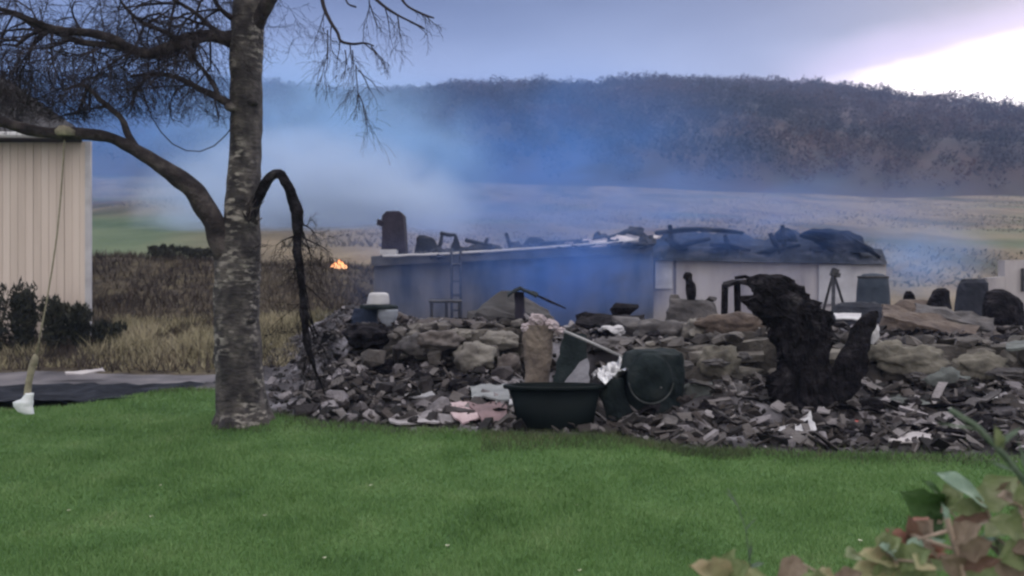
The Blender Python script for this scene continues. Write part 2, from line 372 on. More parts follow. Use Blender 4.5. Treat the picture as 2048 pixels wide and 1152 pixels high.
V = []; rng = np.random.RandomState(8)
for k in range(30000):
    y = 36 + rng.uniform(0, 1) ** 1.3 * 112; x = rng.uniform(-.75, .75) * y
    d_ = nz3(x, y * .35, 2, .09)
    if d_ < -.12 or (x < -.29 * y and y < 85): continue
    hgt = rng.uniform(.06, .20) * (1 + 1.4 * max(0, d_)); wd = rng.uniform(.03, .08); z = G(x, y) - .05; l_ = rng.normal(0, .12, 2)
    V.append([(x - wd, y, z), (x + wd, y, z), (x + l_[0], y + l_[1], z + hgt)])
V = np.array(V).reshape(-1, 3); tag(mesh_np('field_grass', V, np.arange(len(V)).reshape(-1, 3), M('field_grass', [(.055, .058, .042), (.095, .085, .065), (.145, .125, .095), (.08, .085, .06)], .08, island=.08, coord='World', bump=0)), 'tussocky withered grass of the rough fields', 'grass', kind='stuff')
# lawn and path and burnt ground
m_lawn = M('lawn', [(.040, .095, .024), (.06, .13, .034), (.085, .16, .048)], 1.6, coord='World', bump=.7, bscale=30)
def lawn_z(x, y): return G(x, y) + .012 + .022 * nz3(x, y, 4, 1.7)
xs = np.linspace(-14, 14, 180); V = []; nr = 90
for j in range(nr):
    for x in xs:
        e = lawn_edge(x); y = lerp(-6, e, j / (nr - 1)); V.append((x, y, lawn_z(x, y) - (.05 if j == nr - 1 else 0)))
W = len(xs); i = np.arange((nr - 1) * W).reshape(nr - 1, W)[:, :-1].ravel()
tag(mesh_np('lawn', np.array(V), np.stack([i, i + 1, i + W + 1, i + W], 1), m_lawn, True), 'short green lawn in front of the ruin', 'lawn', kind='structure')
def blades(n, rng):
    y = 3.1 + rng.uniform(0, 1, n) ** 1.25 * 8.2; x = rng.uniform(-.74, .74, n) * y
    k = np.array([lawn_edge(a) for a in x]) + .05 > y; x, y = x[k], y[k]; n = len(x)
    z = np.array([lawn_z(a, c) for a, c in zip(x, y)])
    th = rng.uniform(0, 6.28, n); h = rng.uniform(.018, .05, n) * (1 + .5 * np.array([nz3(a, c, 2, 1.2) for a, c in zip(x, y)])); wd = rng.uniform(.0022, .0045, n) * (y / 4) ** .8
    ln = rng.uniform(.2, .9, n) * h; ph = rng.uniform(0, 6.28, n)
    B = np.stack([x, y, z - .003], 1); dx = np.stack([np.cos(th) * wd, np.sin(th) * wd, 0 * x], 1)
    tip = B + np.stack([np.cos(ph) * ln, np.sin(ph) * ln, h], 1)
    V = np.stack([B - dx, B + dx, tip], 1).reshape(-1, 3)
    return V, np.arange(len(V)).reshape(-1, 3)
rng = np.random.RandomState(5)
V, T = blades(300000, rng)
m_grass = M('grass_blades', [(.048, .108, .028), (.100, .195, .056), (.145, .250, .086), (.23, .29, .14)], 1.6, island=.30, detail=8, lo=.22, hi=.80, coord='World', bump=0, rough=.6, trans=.3)
tag(mesh_np('grass', V, T, m_grass), 'short mown grass blades of the lawn', 'grass', kind='stuff')

m_path = M('path', [(.05, .047, .055), (.10, .094, .105), (.15, .14, .15)], 1.5, coord='World', bump=.5, bscale=12)
def strip(name, y0, y1, x0, x1, dz, mat, nx=60, ny=10, wig=.15):
    V = []
    for j in range(ny):
        for i in range(nx):
            x = lerp(x0, x1, i / (nx - 1)); y = lerp(y0, y1, j / (ny - 1)) + wig * nz3(x, j // (ny - 1), 0, .8)
            V.append((x, y, G(x, y) + dz + .02 * nz3(x, y, 0, 3)))
    i = np.arange((ny - 1) * nx).reshape(ny - 1, nx)[:, :-1].ravel()
    return mesh_np(name, np.array(V), np.stack([i, i + 1, i + nx + 1, i + nx], 1), mat, True)
tag(strip('path', 11.9, 13.5, -16, -2.2, .006, m_path), 'grey gravel path running past the tree', 'path', kind='structure')
m_tarp = M('black_groundsheet', [(.003, .004, .007), (.008, .010, .016), (.035, .038, .05)], 1.8, rough=.8, bump=.8, bscale=6, spec=.12)
mb = MB()
mb.sheet([(-12, 10.0, .05), (-5.0, 10.1, .07), (-3.6, 11.9, .05), (-12, 11.9, .04)], .012, 70, 14, .07, 2.2, 3)
tag(mb.build('groundsheet', m_tarp, smooth=True, loc=(-8, 11, 0)), 'rumpled black plastic sheet lying between the lawn and the path', 'plastic sheet')
V = []; xs = np.linspace(-4.4, 12, 230); ys = np.linspace(0, 1, 110)
def ash_z(x, y):
    px = 1024 + F * x / max(y, 5)
    z = G(x, y) + .004 + plateau(x, y)
    r = sm(0, .6, y - lawn_edge(x)) * (1 - sm(15.5, 17.5, y))
    return z + r * (.05 + .10 * nz3(x, y, 0, 1.9) + .07 * nz3(x, y, 2, 5) + .03 * nz3(x, y, 2, 12))
for j in ys:
    for x in xs:
        y = lerp(lawn_edge(x) - .12, 18.2, j ** 1.2); V.append((x, y, ash_z(x, y)))
W = len(xs); i = np.arange((len(ys) - 1) * W).reshape(len(ys) - 1, W)[:, :-1].ravel()
tag(mesh_np('burnt_ground', np.array(V), np.stack([i, i + 1, i + W + 1, i + W], 1), m_ash), 'ash-covered ground of the burnt-down house', 'ash ground', kind='structure')
# loose small rubble, uncountable
mb = MB()
for k in range(9500):
    y = random.uniform(7.2, 15.5); px = random.uniform(540, 2180); x = (px - 1024) / F * y
    if y < lawn_edge(x) + .12: continue
    r = random.uniform(.008, .045) * (2.0 if random.random() < .10 else 1)
    mb.rock((x, y, ash_z(x, y) + r * .25), (r * random.uniform(.8, 1.7), r, r * random.uniform(.35, 1.0)), rot=[random.uniform(-1, 1), random.uniform(-1, 1), random.uniform(0, 6.3)])
tag(mb.build('rubble', m_rub), 'small grey rubble and cinders strewn over the burnt ground', 'rubble', kind='stuff')
mb = MB()
for k in range(3200):
    y = random.uniform(7.3, 13); px = random.uniform(600, 2180); x = (px - 1024) / F * y
    if y < lawn_edge(x) + .15: continue
    l = random.uniform(.05, .38) ** 1.15; q = random.uniform(0, 3.14)
    mb.box((x, y, ash_z(x, y) + .04), (l, random.uniform(.02, .14), random.uniform(.008, .03)), (random.uniform(-.7, .7), random.uniform(-.7, .7), q), .012)
tag(mb.build('debris', M('debris_flakes', [(.006, .006, .007), (.016, .014, .015), (.05, .042, .04), (.12, .11, .11), (.30, .28, .30)], 5, island=.85, bump=.5, bscale=25)), 'splinters and flakes of burnt board among the rubble', 'debris', kind='stuff')

# ------------------------------------------------------------ stone walls
def stone_wall(name, px0, px1, topf, D, label, dfun=None, thick=.45, big=.17):
    base = P((px0 + px1) / 2, 0, D); base.z = 0
    root = empty(name, base, label, 'wall')
    core = MB(); st = MB()
    n = int((px1 - px0) / 12); fr = []; tp = []
    for i in range(n + 1):
        px = lerp(px0, px1, i / n); d = dfun(px) if dfun else D; q = P(px, topf(px) + 5 * nz3(px * .03, 0, 0), d)
        fr.append((q.x, d, q.z))
    vs = []
    rows = 7
    for (x, y, z) in fr:
        for r in range(rows + 1):
            zz = lerp(-.1, z - .04, r / rows); vs.append((x, y + .05 + .05 * nz3(x, r, zz, 2.5), zz))
        vs.append((x, y + thick, z - .03)); vs.append((x, y + thick, -.1))
    c = rows + 3
    fs = [(i * c + j, (i + 1) * c + j, (i + 1) * c + j + 1, i * c + j + 1) for i in range(len(fr) - 1) for j in range(c - 1)]
    fs += [tuple(range(c)), tuple(reversed(range(len(fr) * c - c, len(fr) * c)))]
    core.add(vs, fs)
    zc = .02; row = 0
    x0, x1 = fr[0][0], fr[-1][0]
    while zc < 1.4:
        hgt = random.uniform(.12, .27) * big / .17; x = x0 + random.uniform(0, .1)
        while x < x1:
            wd = random.uniform(.18, .62) * big / .17
            xi = x + wd / 2; zt = interp(xi, [f[0] for f in fr], [f[2] for f in fr]); yf = interp(xi, [f[0] for f in fr], [f[1] for f in fr])
            if zc + hgt < zt + .04 and random.random() < .86:
                st.rock((xi, yf + .06 + random.uniform(-.04, .05), zc + hgt / 2), (wd * .60, .12, hgt * .60), rot=(random.uniform(-.12, .12), random.uniform(-.14, .14), random.choice([0, math.pi]) + random.uniform(-.2, .2)))
            x += wd + random.uniform(0, .03)
        zc += hgt
    for _ in range(int((x1 - x0) * 9)):
        xi = random.uniform(x0, x1); zt = interp(xi, [f[0] for f in fr], [f[2] for f in fr]); yf = interp(xi, [f[0] for f in fr], [f[1] for f in fr])
        r = random.uniform(.05, .14)
        st.rock((xi, yf + random.uniform(.05, thick), zt + r * .1), (r * 1.5, r, r * .6))
    core.build('mortar_core', m_mortar, root); st.build('stonework', m_stone, root)
    return root
stone_wall('stone_wall', 1275, 2140, lambda p: interp(p, [1275, 1400, 1540, 1700, 1850, 2140], [694, 690, 672, 690, 686, 690]), 9.6,
           'long low wall of pale beige field stones behind the charred stumps')
stone_wall('stone_wall', 765, 1042, lambda p: interp(p, [765, 800, 860, 1042], [690, 664, 658, 652]), 11.1,
           'short broken wall of grey stones behind the black tub, left of the tan stone pier', lambda p: 11.1, big=.13)
# tan stone pier
root = empty('stone_pier', P(1072, 850, 9.3), 'narrow tan stone pier topped by pale lumps just behind the tub', 'pier')
root.location.z = 0; bpy.context.view_layer.update()
mb = MB(); mb.loft([(650, 1050, 1108), (680, 1046, 1104), (720, 1050, 1104), (760, 1050, 1098), (835, 1046, 1104)], 9.3, .8, 20, .14, 6, 3)
mb.build('pier_shaft', M('tan_stone', [(.05, .040, .038), (.14, .115, .098), (.24, .20, .165)], 4, bump=.7), root)
mb = MB()
for (px, py, r) in [(1075, 640, .10), (1056, 656, .08), (1100, 652, .10), (1084, 662, .09), (1120, 662, .06)]:
    mb.blob(P(px, py, 9.3), (r, r, r * .75), 3, .4, 2.2, px)
mb.build('cap_stone', M('pale_pink_stone', [(.22, .18, .19), (.44, .38, .40)], 6, bump=.8), root)

# ------------------------------------------------------------ individual blocks lying on the heaps
sk = 0
def stone_thing(px, py, D, w_, h_, label, mat, dep=None, kind='rock', name='loose_stone', cat='stone', group=None, rot=None):
    global sk; sk += 1
    c = P(px, py, D); mb = MB(); r = (S(w_, D) / 2, (dep or S(w_, D) * .7) / 2, S(h_, D) / 2)
    if kind == 'rock': mb.blob(c, r, 4, .42, 1.7, sk * 3.3)
    else: mb.rock(c, r, rot=rot)
    return tag(mb.build(name, mat, smooth=(kind == 'rock'), loc=(c.x, c.y, c.z - r[2])), label, cat, group)
m_beige = M('beige_stone', [(.04, .036, .034), (.14, .13, .11), (.22, .205, .175)], 3.5, bump=.6)
m_gst = M('grey_green_stone', [(.06, .065, .065), (.13, .145, .14)], 3.5, bump=.6)
m_dst = M('sooty_stone', [(.03, .028, .03), (.08, .075, .078), (.13, .12, .12)], 3, bump=.6)
m_brown = M('scorched_brown', [(.04, .03, .028), (.085, .065, .055), (.12, .095, .08)], 4, bump=.8)
m_pink = M('pink_board', [(.28, .20, .21), (.50, .40, .42)], 4, bump=.4)
stone_thing(1440, 725, 9.45, 80, 70, 'big pale beige boulder in the wall left of the tall charred stump', m_beige, .18)
stone_thing(1830, 722, 9.45, 130, 58, 'broad rounded beige boulder in the wall right of the leaning charred slab', m_beige, .18)
stone_thing(1772, 705, 9.48, 80, 44, 'squarish pale stone capping the wall beside the leaning charred slab', m_beige, .16)
stone_thing(1960, 735, 9.45, 110, 60, 'tan stone low in the wall near the right edge of the photo', m_beige, .16)
stone_thing(1395, 790, 8.9, 80, 52, 'smooth grey-green boulder between the burnt boiler and the tall stump', m_gst, .22)
stone_thing(1895, 770, 9.2, 90, 60, 'grey-green boulder at the foot of the right-hand wall', m_gst, .22)
stone_thing(1800, 810, 8.8, 100, 40, 'flat grey stone lying before the right-hand wall', m_gst, .5)
stone_thing(1468, 788, 9.1, 60, 44, 'dark sooty stone at the foot of the wall left of the tall stump', m_dst, .3)
stone_thing(1745, 668, 9.35, 24, 40, 'small upright pale stone beside the tip of the leaning charred slab', m_white, .1)
stone_thing(1255, 655, 11.5, 100, 50, 'dark angular lump on the rubble behind the slanting pole', m_dst, .5, 'hull')
stone_thing(1250, 622, 12.5, 75, 36, 'black angular block topping the heap between pier and square block', m_char, .4, 'hull')
stone_thing(1330, 668, 11.0, 120, 62, 'broad dark heap of scorched stone below the square block', m_dst, .5)
stone_thing(1225, 662, 10.8, 50, 22, 'pale rounded stone at the top of the slanting pole', m_white, .2)
stone_thing(1470, 655, 10.6, 150, 56, 'wide brown scorched slab of earth above the wall left of the stump', m_brown, .5)
stone_thing(1395, 660, 10.7, 60, 44, 'grey stone beside the brown slab on top of the wall', m_stone, .3)
stone_thing(1185, 640, 12.2, 70, 40, 'dark lump with flat top left of the black angular block', m_char, .4, 'hull')
stone_thing(1215, 690, 10.2, 60, 26, 'grey stone under the slanting pole', m_dst, .3)
for (px, py, ww, hh, dd) in [(880, 680, 90, 40, 10.9), (950, 715, 80, 62, 10.7), (1000, 680, 70, 36, 10.9), (830, 690, 60, 44, 10.9), (745, 718, 60, 44, 10.6), (795, 710, 40, 50, 10.7),
                             (920, 668, 50, 22, 11.0), (985, 705, 44, 30, 10.75), (1015, 735, 50, 56, 10.6), (870, 710, 50, 44, 10.8)]:
    stone_thing(px, py, dd, ww, hh, 'grey stone tumbled from the short wall behind the tub', random.choice([m_stone, m_dst, m_darkrub]), None, random.choice(['rock', 'hull']), group='grey stones tumbled from the short wall')
for k in range(70):
    y = random.uniform(8.6, 10.9); px = random.uniform(570, 1030); x = (px - 1024) / F * y
    if y < lawn_edge(x) + .15: continue
    r = random.uniform(.06, .15); mb = MB(); z = ash_z(x, y)
    mb.rock((x, y, z + r * .3), (r * random.uniform(1, 1.5), r, r * random.uniform(.5, .9)), rot=[random.uniform(-.8, .8), random.uniform(-.8, .8), random.uniform(0, 6.3)])
    tag(mb.build('stone_block', m_rub, loc=(x, y, z)), 'angular chunk of broken masonry on the heap between the tree and the tub', 'stone', 'masonry chunks on the left heap')
for k in range(75):
    y = random.uniform(7.6, 9.3); px = random.uniform(1230, 2080); x = (px - 1024) / F * y
    if y < lawn_edge(x) + .2 or 1500 < px < 1780 and y > 8.5: continue
    r = random.uniform(.05, .12); mb = MB(); z = ash_z(x, y)
    mb.rock((x, y, z + r * .25), (r * random.uniform(1, 1.8), r, r * random.uniform(.3, .7)))
    tag(mb.build('stone_block', m_rub, loc=(x, y, z)), 'angular chunk of masonry on the ash in front of the long wall', 'stone', 'masonry chunks before the long wall')
for k in range(70):
    y = random.uniform(11.0, 14); px = random.uniform(720, 2090); x = (px - 1024) / F * y
    r = random.uniform(.08, .17); mb = MB(); z = ash_z(x, y)
    mb.rock((x, y, z + r * .3), (r * random.uniform(1, 1.8), r, r * random.uniform(.4, .8)))
    tag(mb.build('stone_block', m_darkrub, loc=(x, y, z)), 'sooty chunk of masonry on the raised rubble behind the stone walls', 'stone', 'sooty chunks behind the walls')
for k in range(60):
    if k < 34: y = random.uniform(9.9, 12.5); px = random.uniform(1130, 2090)
    else: y = random.uniform(9.5, 11.6); px = random.uniform(680, 1030)
    x = (px - 1024) / F * y; r = random.uniform(.06, .15); mb = MB(); z = ash_z(x, y)
    mb.blob((x, y, z + r * .3), (r * random.uniform(1, 1.9), r, r * random.uniform(.45, .9)), 3, .55, 1.8, k * 1.7, random.uniform(0, 3))
    tag(mb.build('cinder_lump', m_char, smooth=False, loc=(x, y, z)), 'black cinder lump among the paler stones of the ruin', 'cinder', 'black cinder lumps among the stones')
for k in range(26):
    px = random.uniform(1290, 2080); y = random.uniform(9.2, 9.5); x = (px - 1024) / F * y
    if 1500 < px < 1780: continue
    r = random.uniform(.05, .11); mb = MB(); z = ash_z(x, y) + random.choice([0, .0, .35, .5]) * random.uniform(.4, 1)
    mb.blob((x, y, z), (r * random.uniform(1.2, 2.4), r * .8, r * random.uniform(.4, .8)), 3, .5, 1.8, k * 2.7 + 50, random.uniform(-.4, .4))
    tag(mb.build('soot_crust', m_dst, loc=(x, y, z - r * .5)), 'sooty crust clinging to the face of the long wall', 'crust', 'sooty crusts on the long wall')
for k in range(90):
    if k < 45: y = random.uniform(9.75, 12.8); px = random.uniform(1120, 2090)
    elif k < 60: y = random.uniform(11.0, 13); px = random.uniform(700, 1040)
    else: y = random.uniform(7.7, 9.0); px = random.uniform(1230, 2060)
    x = (px - 1024) / F * y
    if y < lawn_edge(x) + .25 or (1500 < px < 1760 and y > 8.4 and y < 9.2): continue
    z = ash_z(x, y) + random.uniform(.02, .12); l_ = random.uniform(.18, .55); q = random.uniform(-.9, .9); t_ = random.uniform(-.45, .45)
    a = Vector((math.cos(q) * l_ / 2, math.sin(q) * l_ / 2, math.sin(t_) * l_ / 2)); n_ = Vector((-math.sin(q), math.cos(q), random.uniform(-.8, .8))) * random.uniform(.03, .10); c = Vector((x, y, z)); mb = MB()
    mb.sheet([c - a - n_, c + a - n_ * random.uniform(.3, 1), c + a + n_ * random.uniform(.3, 1), c - a + n_], random.uniform(.01, .03), 8, 3, .05, 6, k)
    tag(mb.build('burnt_board', m_char if k % 3 else m_dst, loc=c), 'splintered burnt board lying on the rubble', 'board', 'splintered burnt boards on the rubble')
# slabs and sheets lying on the ash
def slab(name, pts, D, label, cat, mat, th=.02, crumple=.03, seed=1):   # pts: four (px, py, D)
    q = [P(a, b_, d_) for a, b_, d_ in pts]; mb = MB()
    if name != 'roof_board' and q[0].y < 9.7 and q[0].x > -3.2:      # rests on top of the debris
        q = [Vector((p.x, p.y, max(p.z, ash_z(p.x, p.y) + .055))) for p in q]
    mb.sheet(q, th, 10, 6, crumple, 5, seed)
    c = sum(q, Vector()) / 4
    return tag(mb.build(name, mat, loc=c), label, cat)
slab('board', [(880, 812, 9.1), (945, 802, 9.3), (965, 838, 8.75), (925, 850, 8.5)], 0, 'pale pinkish board lying flat on the rubble left of the tub', 'board', m_pink)
slab('board', [(935, 818, 9.1), (1010, 806, 9.2), (1015, 838, 8.6), (965, 846, 8.6)], 0, 'grey-pink scorched board beside the pale pinkish one', 'board', M('rosy_board', [(.10, .075, .08), (.22, .15, .16)], 3), seed=4)
slab('board', [(800, 775, 9.9), (850, 768, 10.0), (870, 792, 9.4), (815, 795, 9.4)], 0, 'light grey flat board in the middle of the left heap', 'board', M('light_board', [(.2, .2, .22), (.34, .34, .36)], 4), seed=6)
slab('board', [(940, 775, 9.8), (1015, 770, 9.8), (1020, 800, 9.1), (945, 795, 9.2)], 0, 'grey flat slab under the left rim of the tub', 'board', M('grey_board', [(.13, .14, .15), (.26, .27, .28)], 4), seed=7)
slab('board', [(770, 835, 8.9), (860, 838, 8.8), (880, 852, 8.55), (780, 850, 8.6)], 0, 'long pale strip lying along the lawn edge', 'board', M('pale_strip', [(.22, .21, .22), (.36, .34, .36)], 4), seed=8)
slab('sheet', [(1535, 870, 8.1), (1622, 858, 8.3), (1638, 884, 7.8), (1575, 894, 7.6)], 0, 'crumpled white sheet at the lawn edge in front of the tall stump', 'sheet', m_white, .012, .05, 9)
slab('sheet', [(1632, 822, 8.75), (1665, 812, 8.8), (1668, 830, 8.6), (1638, 835, 8.5)], 0, 'small white scrap at the foot of the leaning charred slab', 'scrap', m_white, .012, .03, 10)
slab('sheet', [(1775, 884, 7.7), (1860, 878, 7.8), (1862, 893, 7.5), (1780, 895, 7.5)], 0, 'flat whitish strip near the lawn edge right of the reddish cinder', 'sheet', m_pale, .015, .04, 11)
slab('sheet', [(1868, 872, 7.9), (1915, 866, 8.0), (1920, 882, 7.7), (1870, 884, 7.7)], 0, 'pale crumpled scrap among the ash near the weeds', 'scrap', m_pale, .015, .04, 12)
slab('sheet', [(1018, 800, 8.75), (1036, 797, 8.8), (1036, 808, 8.6), (1018, 810, 8.6)], 0, 'small white scrap just left of the tub', 'scrap', m_white, .012, .02, 13)
slab('sheet', [(2010, 685, 9.5), (2060, 680, 9.5), (2060, 698, 9.2), (2012, 700, 9.2)], 0, 'pale slab on top of the wall at the right edge', 'slab', m_gst, .03, .02, 14)
slab('sheet', [(1968, 812, 9.0), (1995, 808, 9.0), (1997, 822, 8.7), (1968, 822, 8.7)], 0, 'small white scrap below the wall at the far right', 'scrap', m_white, .012, .02, 15)
slab('sheet', [(1668, 626, 13.6), (1722, 628, 13.6), (1722, 638, 13.2), (1672, 638, 13.2)], 0, 'white strip of sheeting beyond the gap between the two charred stumps', 'sheet', m_white, .02, .02, 16)
slab('roof_board', [(1390, 838, 8.6), (1545, 846, 8.5), (1575, 864, 8.2), (1400, 852, 8.3)], 0, 'long black plank lying in front of the tall stump', 'plank', m_char, .03, .03, 17)
slab('roof_board', [(1765, 610, 12.6), (1960, 655, 12.0), (1950, 680, 11.4), (1765, 636, 11.8)], 0, 'long dark roof sheet sagging down to the right behind the wall', 'roof sheet', m_brown, .04, .06, 18)
slab('roof_board', [(1830, 604, 12.8), (1990, 640, 12.3), (1985, 662, 12.0), (1830, 625, 12.4)], 0, 'shorter grey roof sheet lying over the long dark one', 'roof sheet', m_dst, .03, .06, 19)
slab('roof_board', [(1165, 628, 12.2), (1290, 632, 12.0), (1290, 650, 11.4), (1150, 650, 11.6)], 0, 'dark flat roof board below the black angular block', 'roof board', m_char, .04, .05, 20)
mb = MB(); mb.rock(P(1712, 842, 8.1), (.04, .03, .02))
em = bpy.data.materials.new('ember'); em.use_nodes = True; eb = em.node_tree.nodes['Principled BSDF']
eb.inputs['Base Color'].default_value = (.28, .05, .045, 1); eb.inputs['Emission Color'].default_value = (1, .10, .06, 1); eb.inputs['Emission Strength'].default_value = .05
tag(mb.build('red_cinder', em, loc=P(1712, 845, 8.1)), 'small reddish cinder on the ash right of the tall stump', 'cinder')
mb = MB(); mb.loft([(848, 1730, 1744), (865, 1728, 1742), (890, 1726, 1744)], 7.75, .8, 10, .2, 8, 5)
tag(mb.build('charred_stub', m_char, loc=P(1735, 890, 7.75)), 'short black stub sticking up beside the reddish cinder', 'burnt stub')
mb = MB(); mb.blob(P(1745, 812, 8.6), (.13, .1, .08), 3, .4, 1.6, 31)
tag(mb.build('charred_lump', m_char, smooth=True, loc=P(1745, 826, 8.6)), 'black round lump right of the foot of the leaning slab', 'burnt lump')

for k in range(36):
    px = random.uniform(1760, 2070) if k < 22 else random.uniform(1120, 1480); y = random.uniform(10.3, 13.5); x = (px - 1024) / F * y; z = ash_z(x, y)
    a = Vector((x, y, z - .03)); d_ = Vector((random.gauss(0, 1.1), random.gauss(0, .5), random.uniform(.15, .8))).normalized() * random.uniform(.2, .5); r_ = random.uniform(.008, .022)
    mb = MB(); mb.tube([a, a + d_ * .5 + Vector((0, 0, random.uniform(-.03, .03))), a + d_], [r_, r_ * .9, r_ * .3], 4, .3)
    tag(mb.build('charred_lath', m_char, loc=a), 'thin charred lath poking out of the raised rubble', 'lath', 'charred laths in the raised rubble')
# ------------------------------------------------------------ charred stumps
mb = MB()
mb.loft([(549, 1515, 1556), (556, 1502, 1575), (572, 1500, 1598), (588, 1506, 1614), (600, 1492, 1630), (618, 1508, 1648), (645, 1528, 1668), (665, 1540, 1668), (690, 1548, 1652),
         (740, 1552, 1664), (785, 1546, 1672), (812, 1532, 1682), (845, 1515, 1692)], 8.75, .55, 84, .26, 5, 2, .42)
for k in range(46):
    y_ = random.uniform(556, 800); sd_ = random.choice([-1, 1]); xx = interp(y_, [550, 600, 640, 700, 800], [1508, 1500, 1530, 1552, 1540] if sd_ < 0 else [1560, 1628, 1664, 1652, 1674]); p = P(xx - sd_ * 8, y_, 8.7)
    mb.tube([p, p + Vector((sd_ * random.uniform(.01, .06), random.uniform(-.04, .04), random.uniform(-.09, .06)))], [random.uniform(.012, .03), .003], 4)
tag(mb.build('charred_stump', m_char, loc=P(1605, 845, 8.75)), 'tall thick charred trunk with its broken top bent over to the left', 'burnt trunk')
mb = MB()
mb.loft([(622, 1742, 1756), (634, 1722, 1758), (655, 1706, 1750), (690, 1690, 1740), (720, 1672, 1736), (750, 1662, 1730), (780, 1652, 1712), (815, 1640, 1690), (850, 1636, 1680)], 8.7, .4, 60, .22, 5, 9, .4)
tag(mb.build('charred_stump', m_char, loc=P(1660, 850, 8.7)), 'slimmer black charred slab leaning right beside the tall trunk', 'burnt trunk')
# charred knobbly post on block
mb = MB(); mb.loft([(544, 1371, 1380), (549, 1367, 1385), (556, 1366, 1384), (561, 1371, 1385), (567, 1371, 1390), (580, 1371, 1393), (592, 1373, 1392), (606, 1375, 1390), (622, 1374, 1392)], 12.5, .8, 14, .10, 9, 4)
tag(mb.build('charred_post', m_char, smooth=True, loc=P(1382, 620, 12.5)), 'knobbly dark burnt post standing upright on the notched block', 'burnt post')
mb = MB(); mb.loft([(589, 1341, 1356), (597, 1338, 1360), (600, 1338, 1420), (606, 1336, 1430), (632, 1332, 1434), (660, 1330, 1440)], 12.6, .5, 16, .10, 7, 6)
mb.rock(P(1422, 598, 12.6), (.1, .12, .07))
tag(mb.build('broken_block', m_dst, loc=P(1384, 650, 12.6)), 'dark notched stump of wall carrying the burnt post', 'wall stump')
# table-like burnt frame
root = empty('scorched_table', P(1475, 625, 13), 'dark burnt table-like frame left of the tall charred trunk', 'table')
mb = MB(); mb.sheet([P(1446, 568, 13.2), P(1505, 556, 13.2), P(1510, 566, 12.7), P(1446, 572, 12.7)], .05, 8, 4, .05, 4, 2); mb.build('table_top', m_char, root)
for (a, b_) in [((1450, 568), (1448, 650)), ((1474, 566), (1476, 650))]:
    mb = MB(); mb.bar(P(a[0], a[1], 12.9), P(b_[0], b_[1], 12.9), .09); mb.build('leg', m_char, root)
mb = MB(); mb.tube([P(1470, 556, 13), P(1490, 553, 13), P(1510, 560, 12.9)], [.03, .035, .03], 6, .2); mb.build('bent_strip', m_char, root)

# ------------------------------------------------------------ tub
T0 = P(1110, 0, 8.45); root = empty('tub', (T0.x, T0.y, .05), 'black plastic oval tub standing at the lawn edge', 'tub')
k = S(1, 8.45); H0 = CZ - (772 - HOR) / F * 8.45 - .05
mb = MB(); mb.lathe((T0.x, T0.y, .05), [(.0, 0), (.36, 0), (.40, .02), (.485, H0), (.455, H0 - .01), (.38, .05), (0, .05)], 36, 1.0, .42)
mb.build('tub_body', m_plastic, root, True)
mb = MB(); mb.lathe((T0.x, T0.y, .05), [(.487, H0 - .03), (.545, H0 - .02), (.55, H0 + .012), (.47, H0 + .014), (.465, H0 - .01)], 36, 1.0, .42); mb.build('rim', m_plastic, root, True)
# boiler
c0 = P(1298, 0, 8.75); root = empty('burnt_boiler', (c0.x, c0.y, 0), 'sooty dark green boiler with round door standing right of the tub', 'boiler')
mb = MB(); mb.loft([(700, 1262, 1352), (706, 1250, 1366), (740, 1240, 1368), (790, 1236, 1366), (850, 1232, 1364)], 8.75, .75, 40, .10, 5, 2)
mb.build('body', m_charg, root)
dc = P(1302, 758, 8.32); mb = MB()
vs = []
for r_, y_ in ((.0, -.05), (.12, -.05), (.17, -.03), (.215, 0), (.235, .03), (.235, .12)):
    for j in range(28):
        q = 2 * math.pi * j / 28; vs.append(dc + Vector((r_ * math.cos(q), y_, r_ * 1.1 * math.sin(q))))
mb.add(vs, [(i * 28 + j, i * 28 + (j + 1) % 28, (i + 1) * 28 + (j + 1) % 28, (i + 1) * 28 + j) for i in range(5) for j in range(28)])
dr = mb.build('door', m_charg, root, True)
mb = MB(); vs = []
pts = [dc + Vector((.235 * math.cos(q), -.01, .255 * math.sin(q))) for q in np.linspace(math.pi * 1.05, math.pi * 1.95, 14)]
mb.tube(pts, [.008] * 14, 6); mb.build('door_rim', M('worn_metal', [(.02, .024, .026), (.07, .078, .08)], 8, rough=.6), dr)
mb = MB(); mb.blob(dc + Vector((.09, -.08, -.08)), (.014, .012, .012), 2, .2); mb.build('knob', m_metal, dr, True)
c0 = P(1235, 800, 8.5); mb = MB(); mb.loft([(755, 1206, 1246), (790, 1200, 1250), (825, 1212, 1262), (852, 1216, 1262)], 8.5, .7, 18, .2, 6, 8)
tag(mb.build('burnt_canister', m_charg, loc=P(1235, 852, 8.5)), 'dark dented canister squeezed between the tub and the boiler', 'canister')
# foil
mb = MB(); mb.sheet([P(1182, 745, 8.7), P(1248, 722, 8.9), P(1262, 742, 8.5), P(1205, 768, 8.3)], .008, 16, 10, .10, 9, 3)
tag(mb.build('foil_sheet', m_foil, loc=P(1220, 745, 8.6)), 'crumpled shiny metal foil above the tub', 'foil')
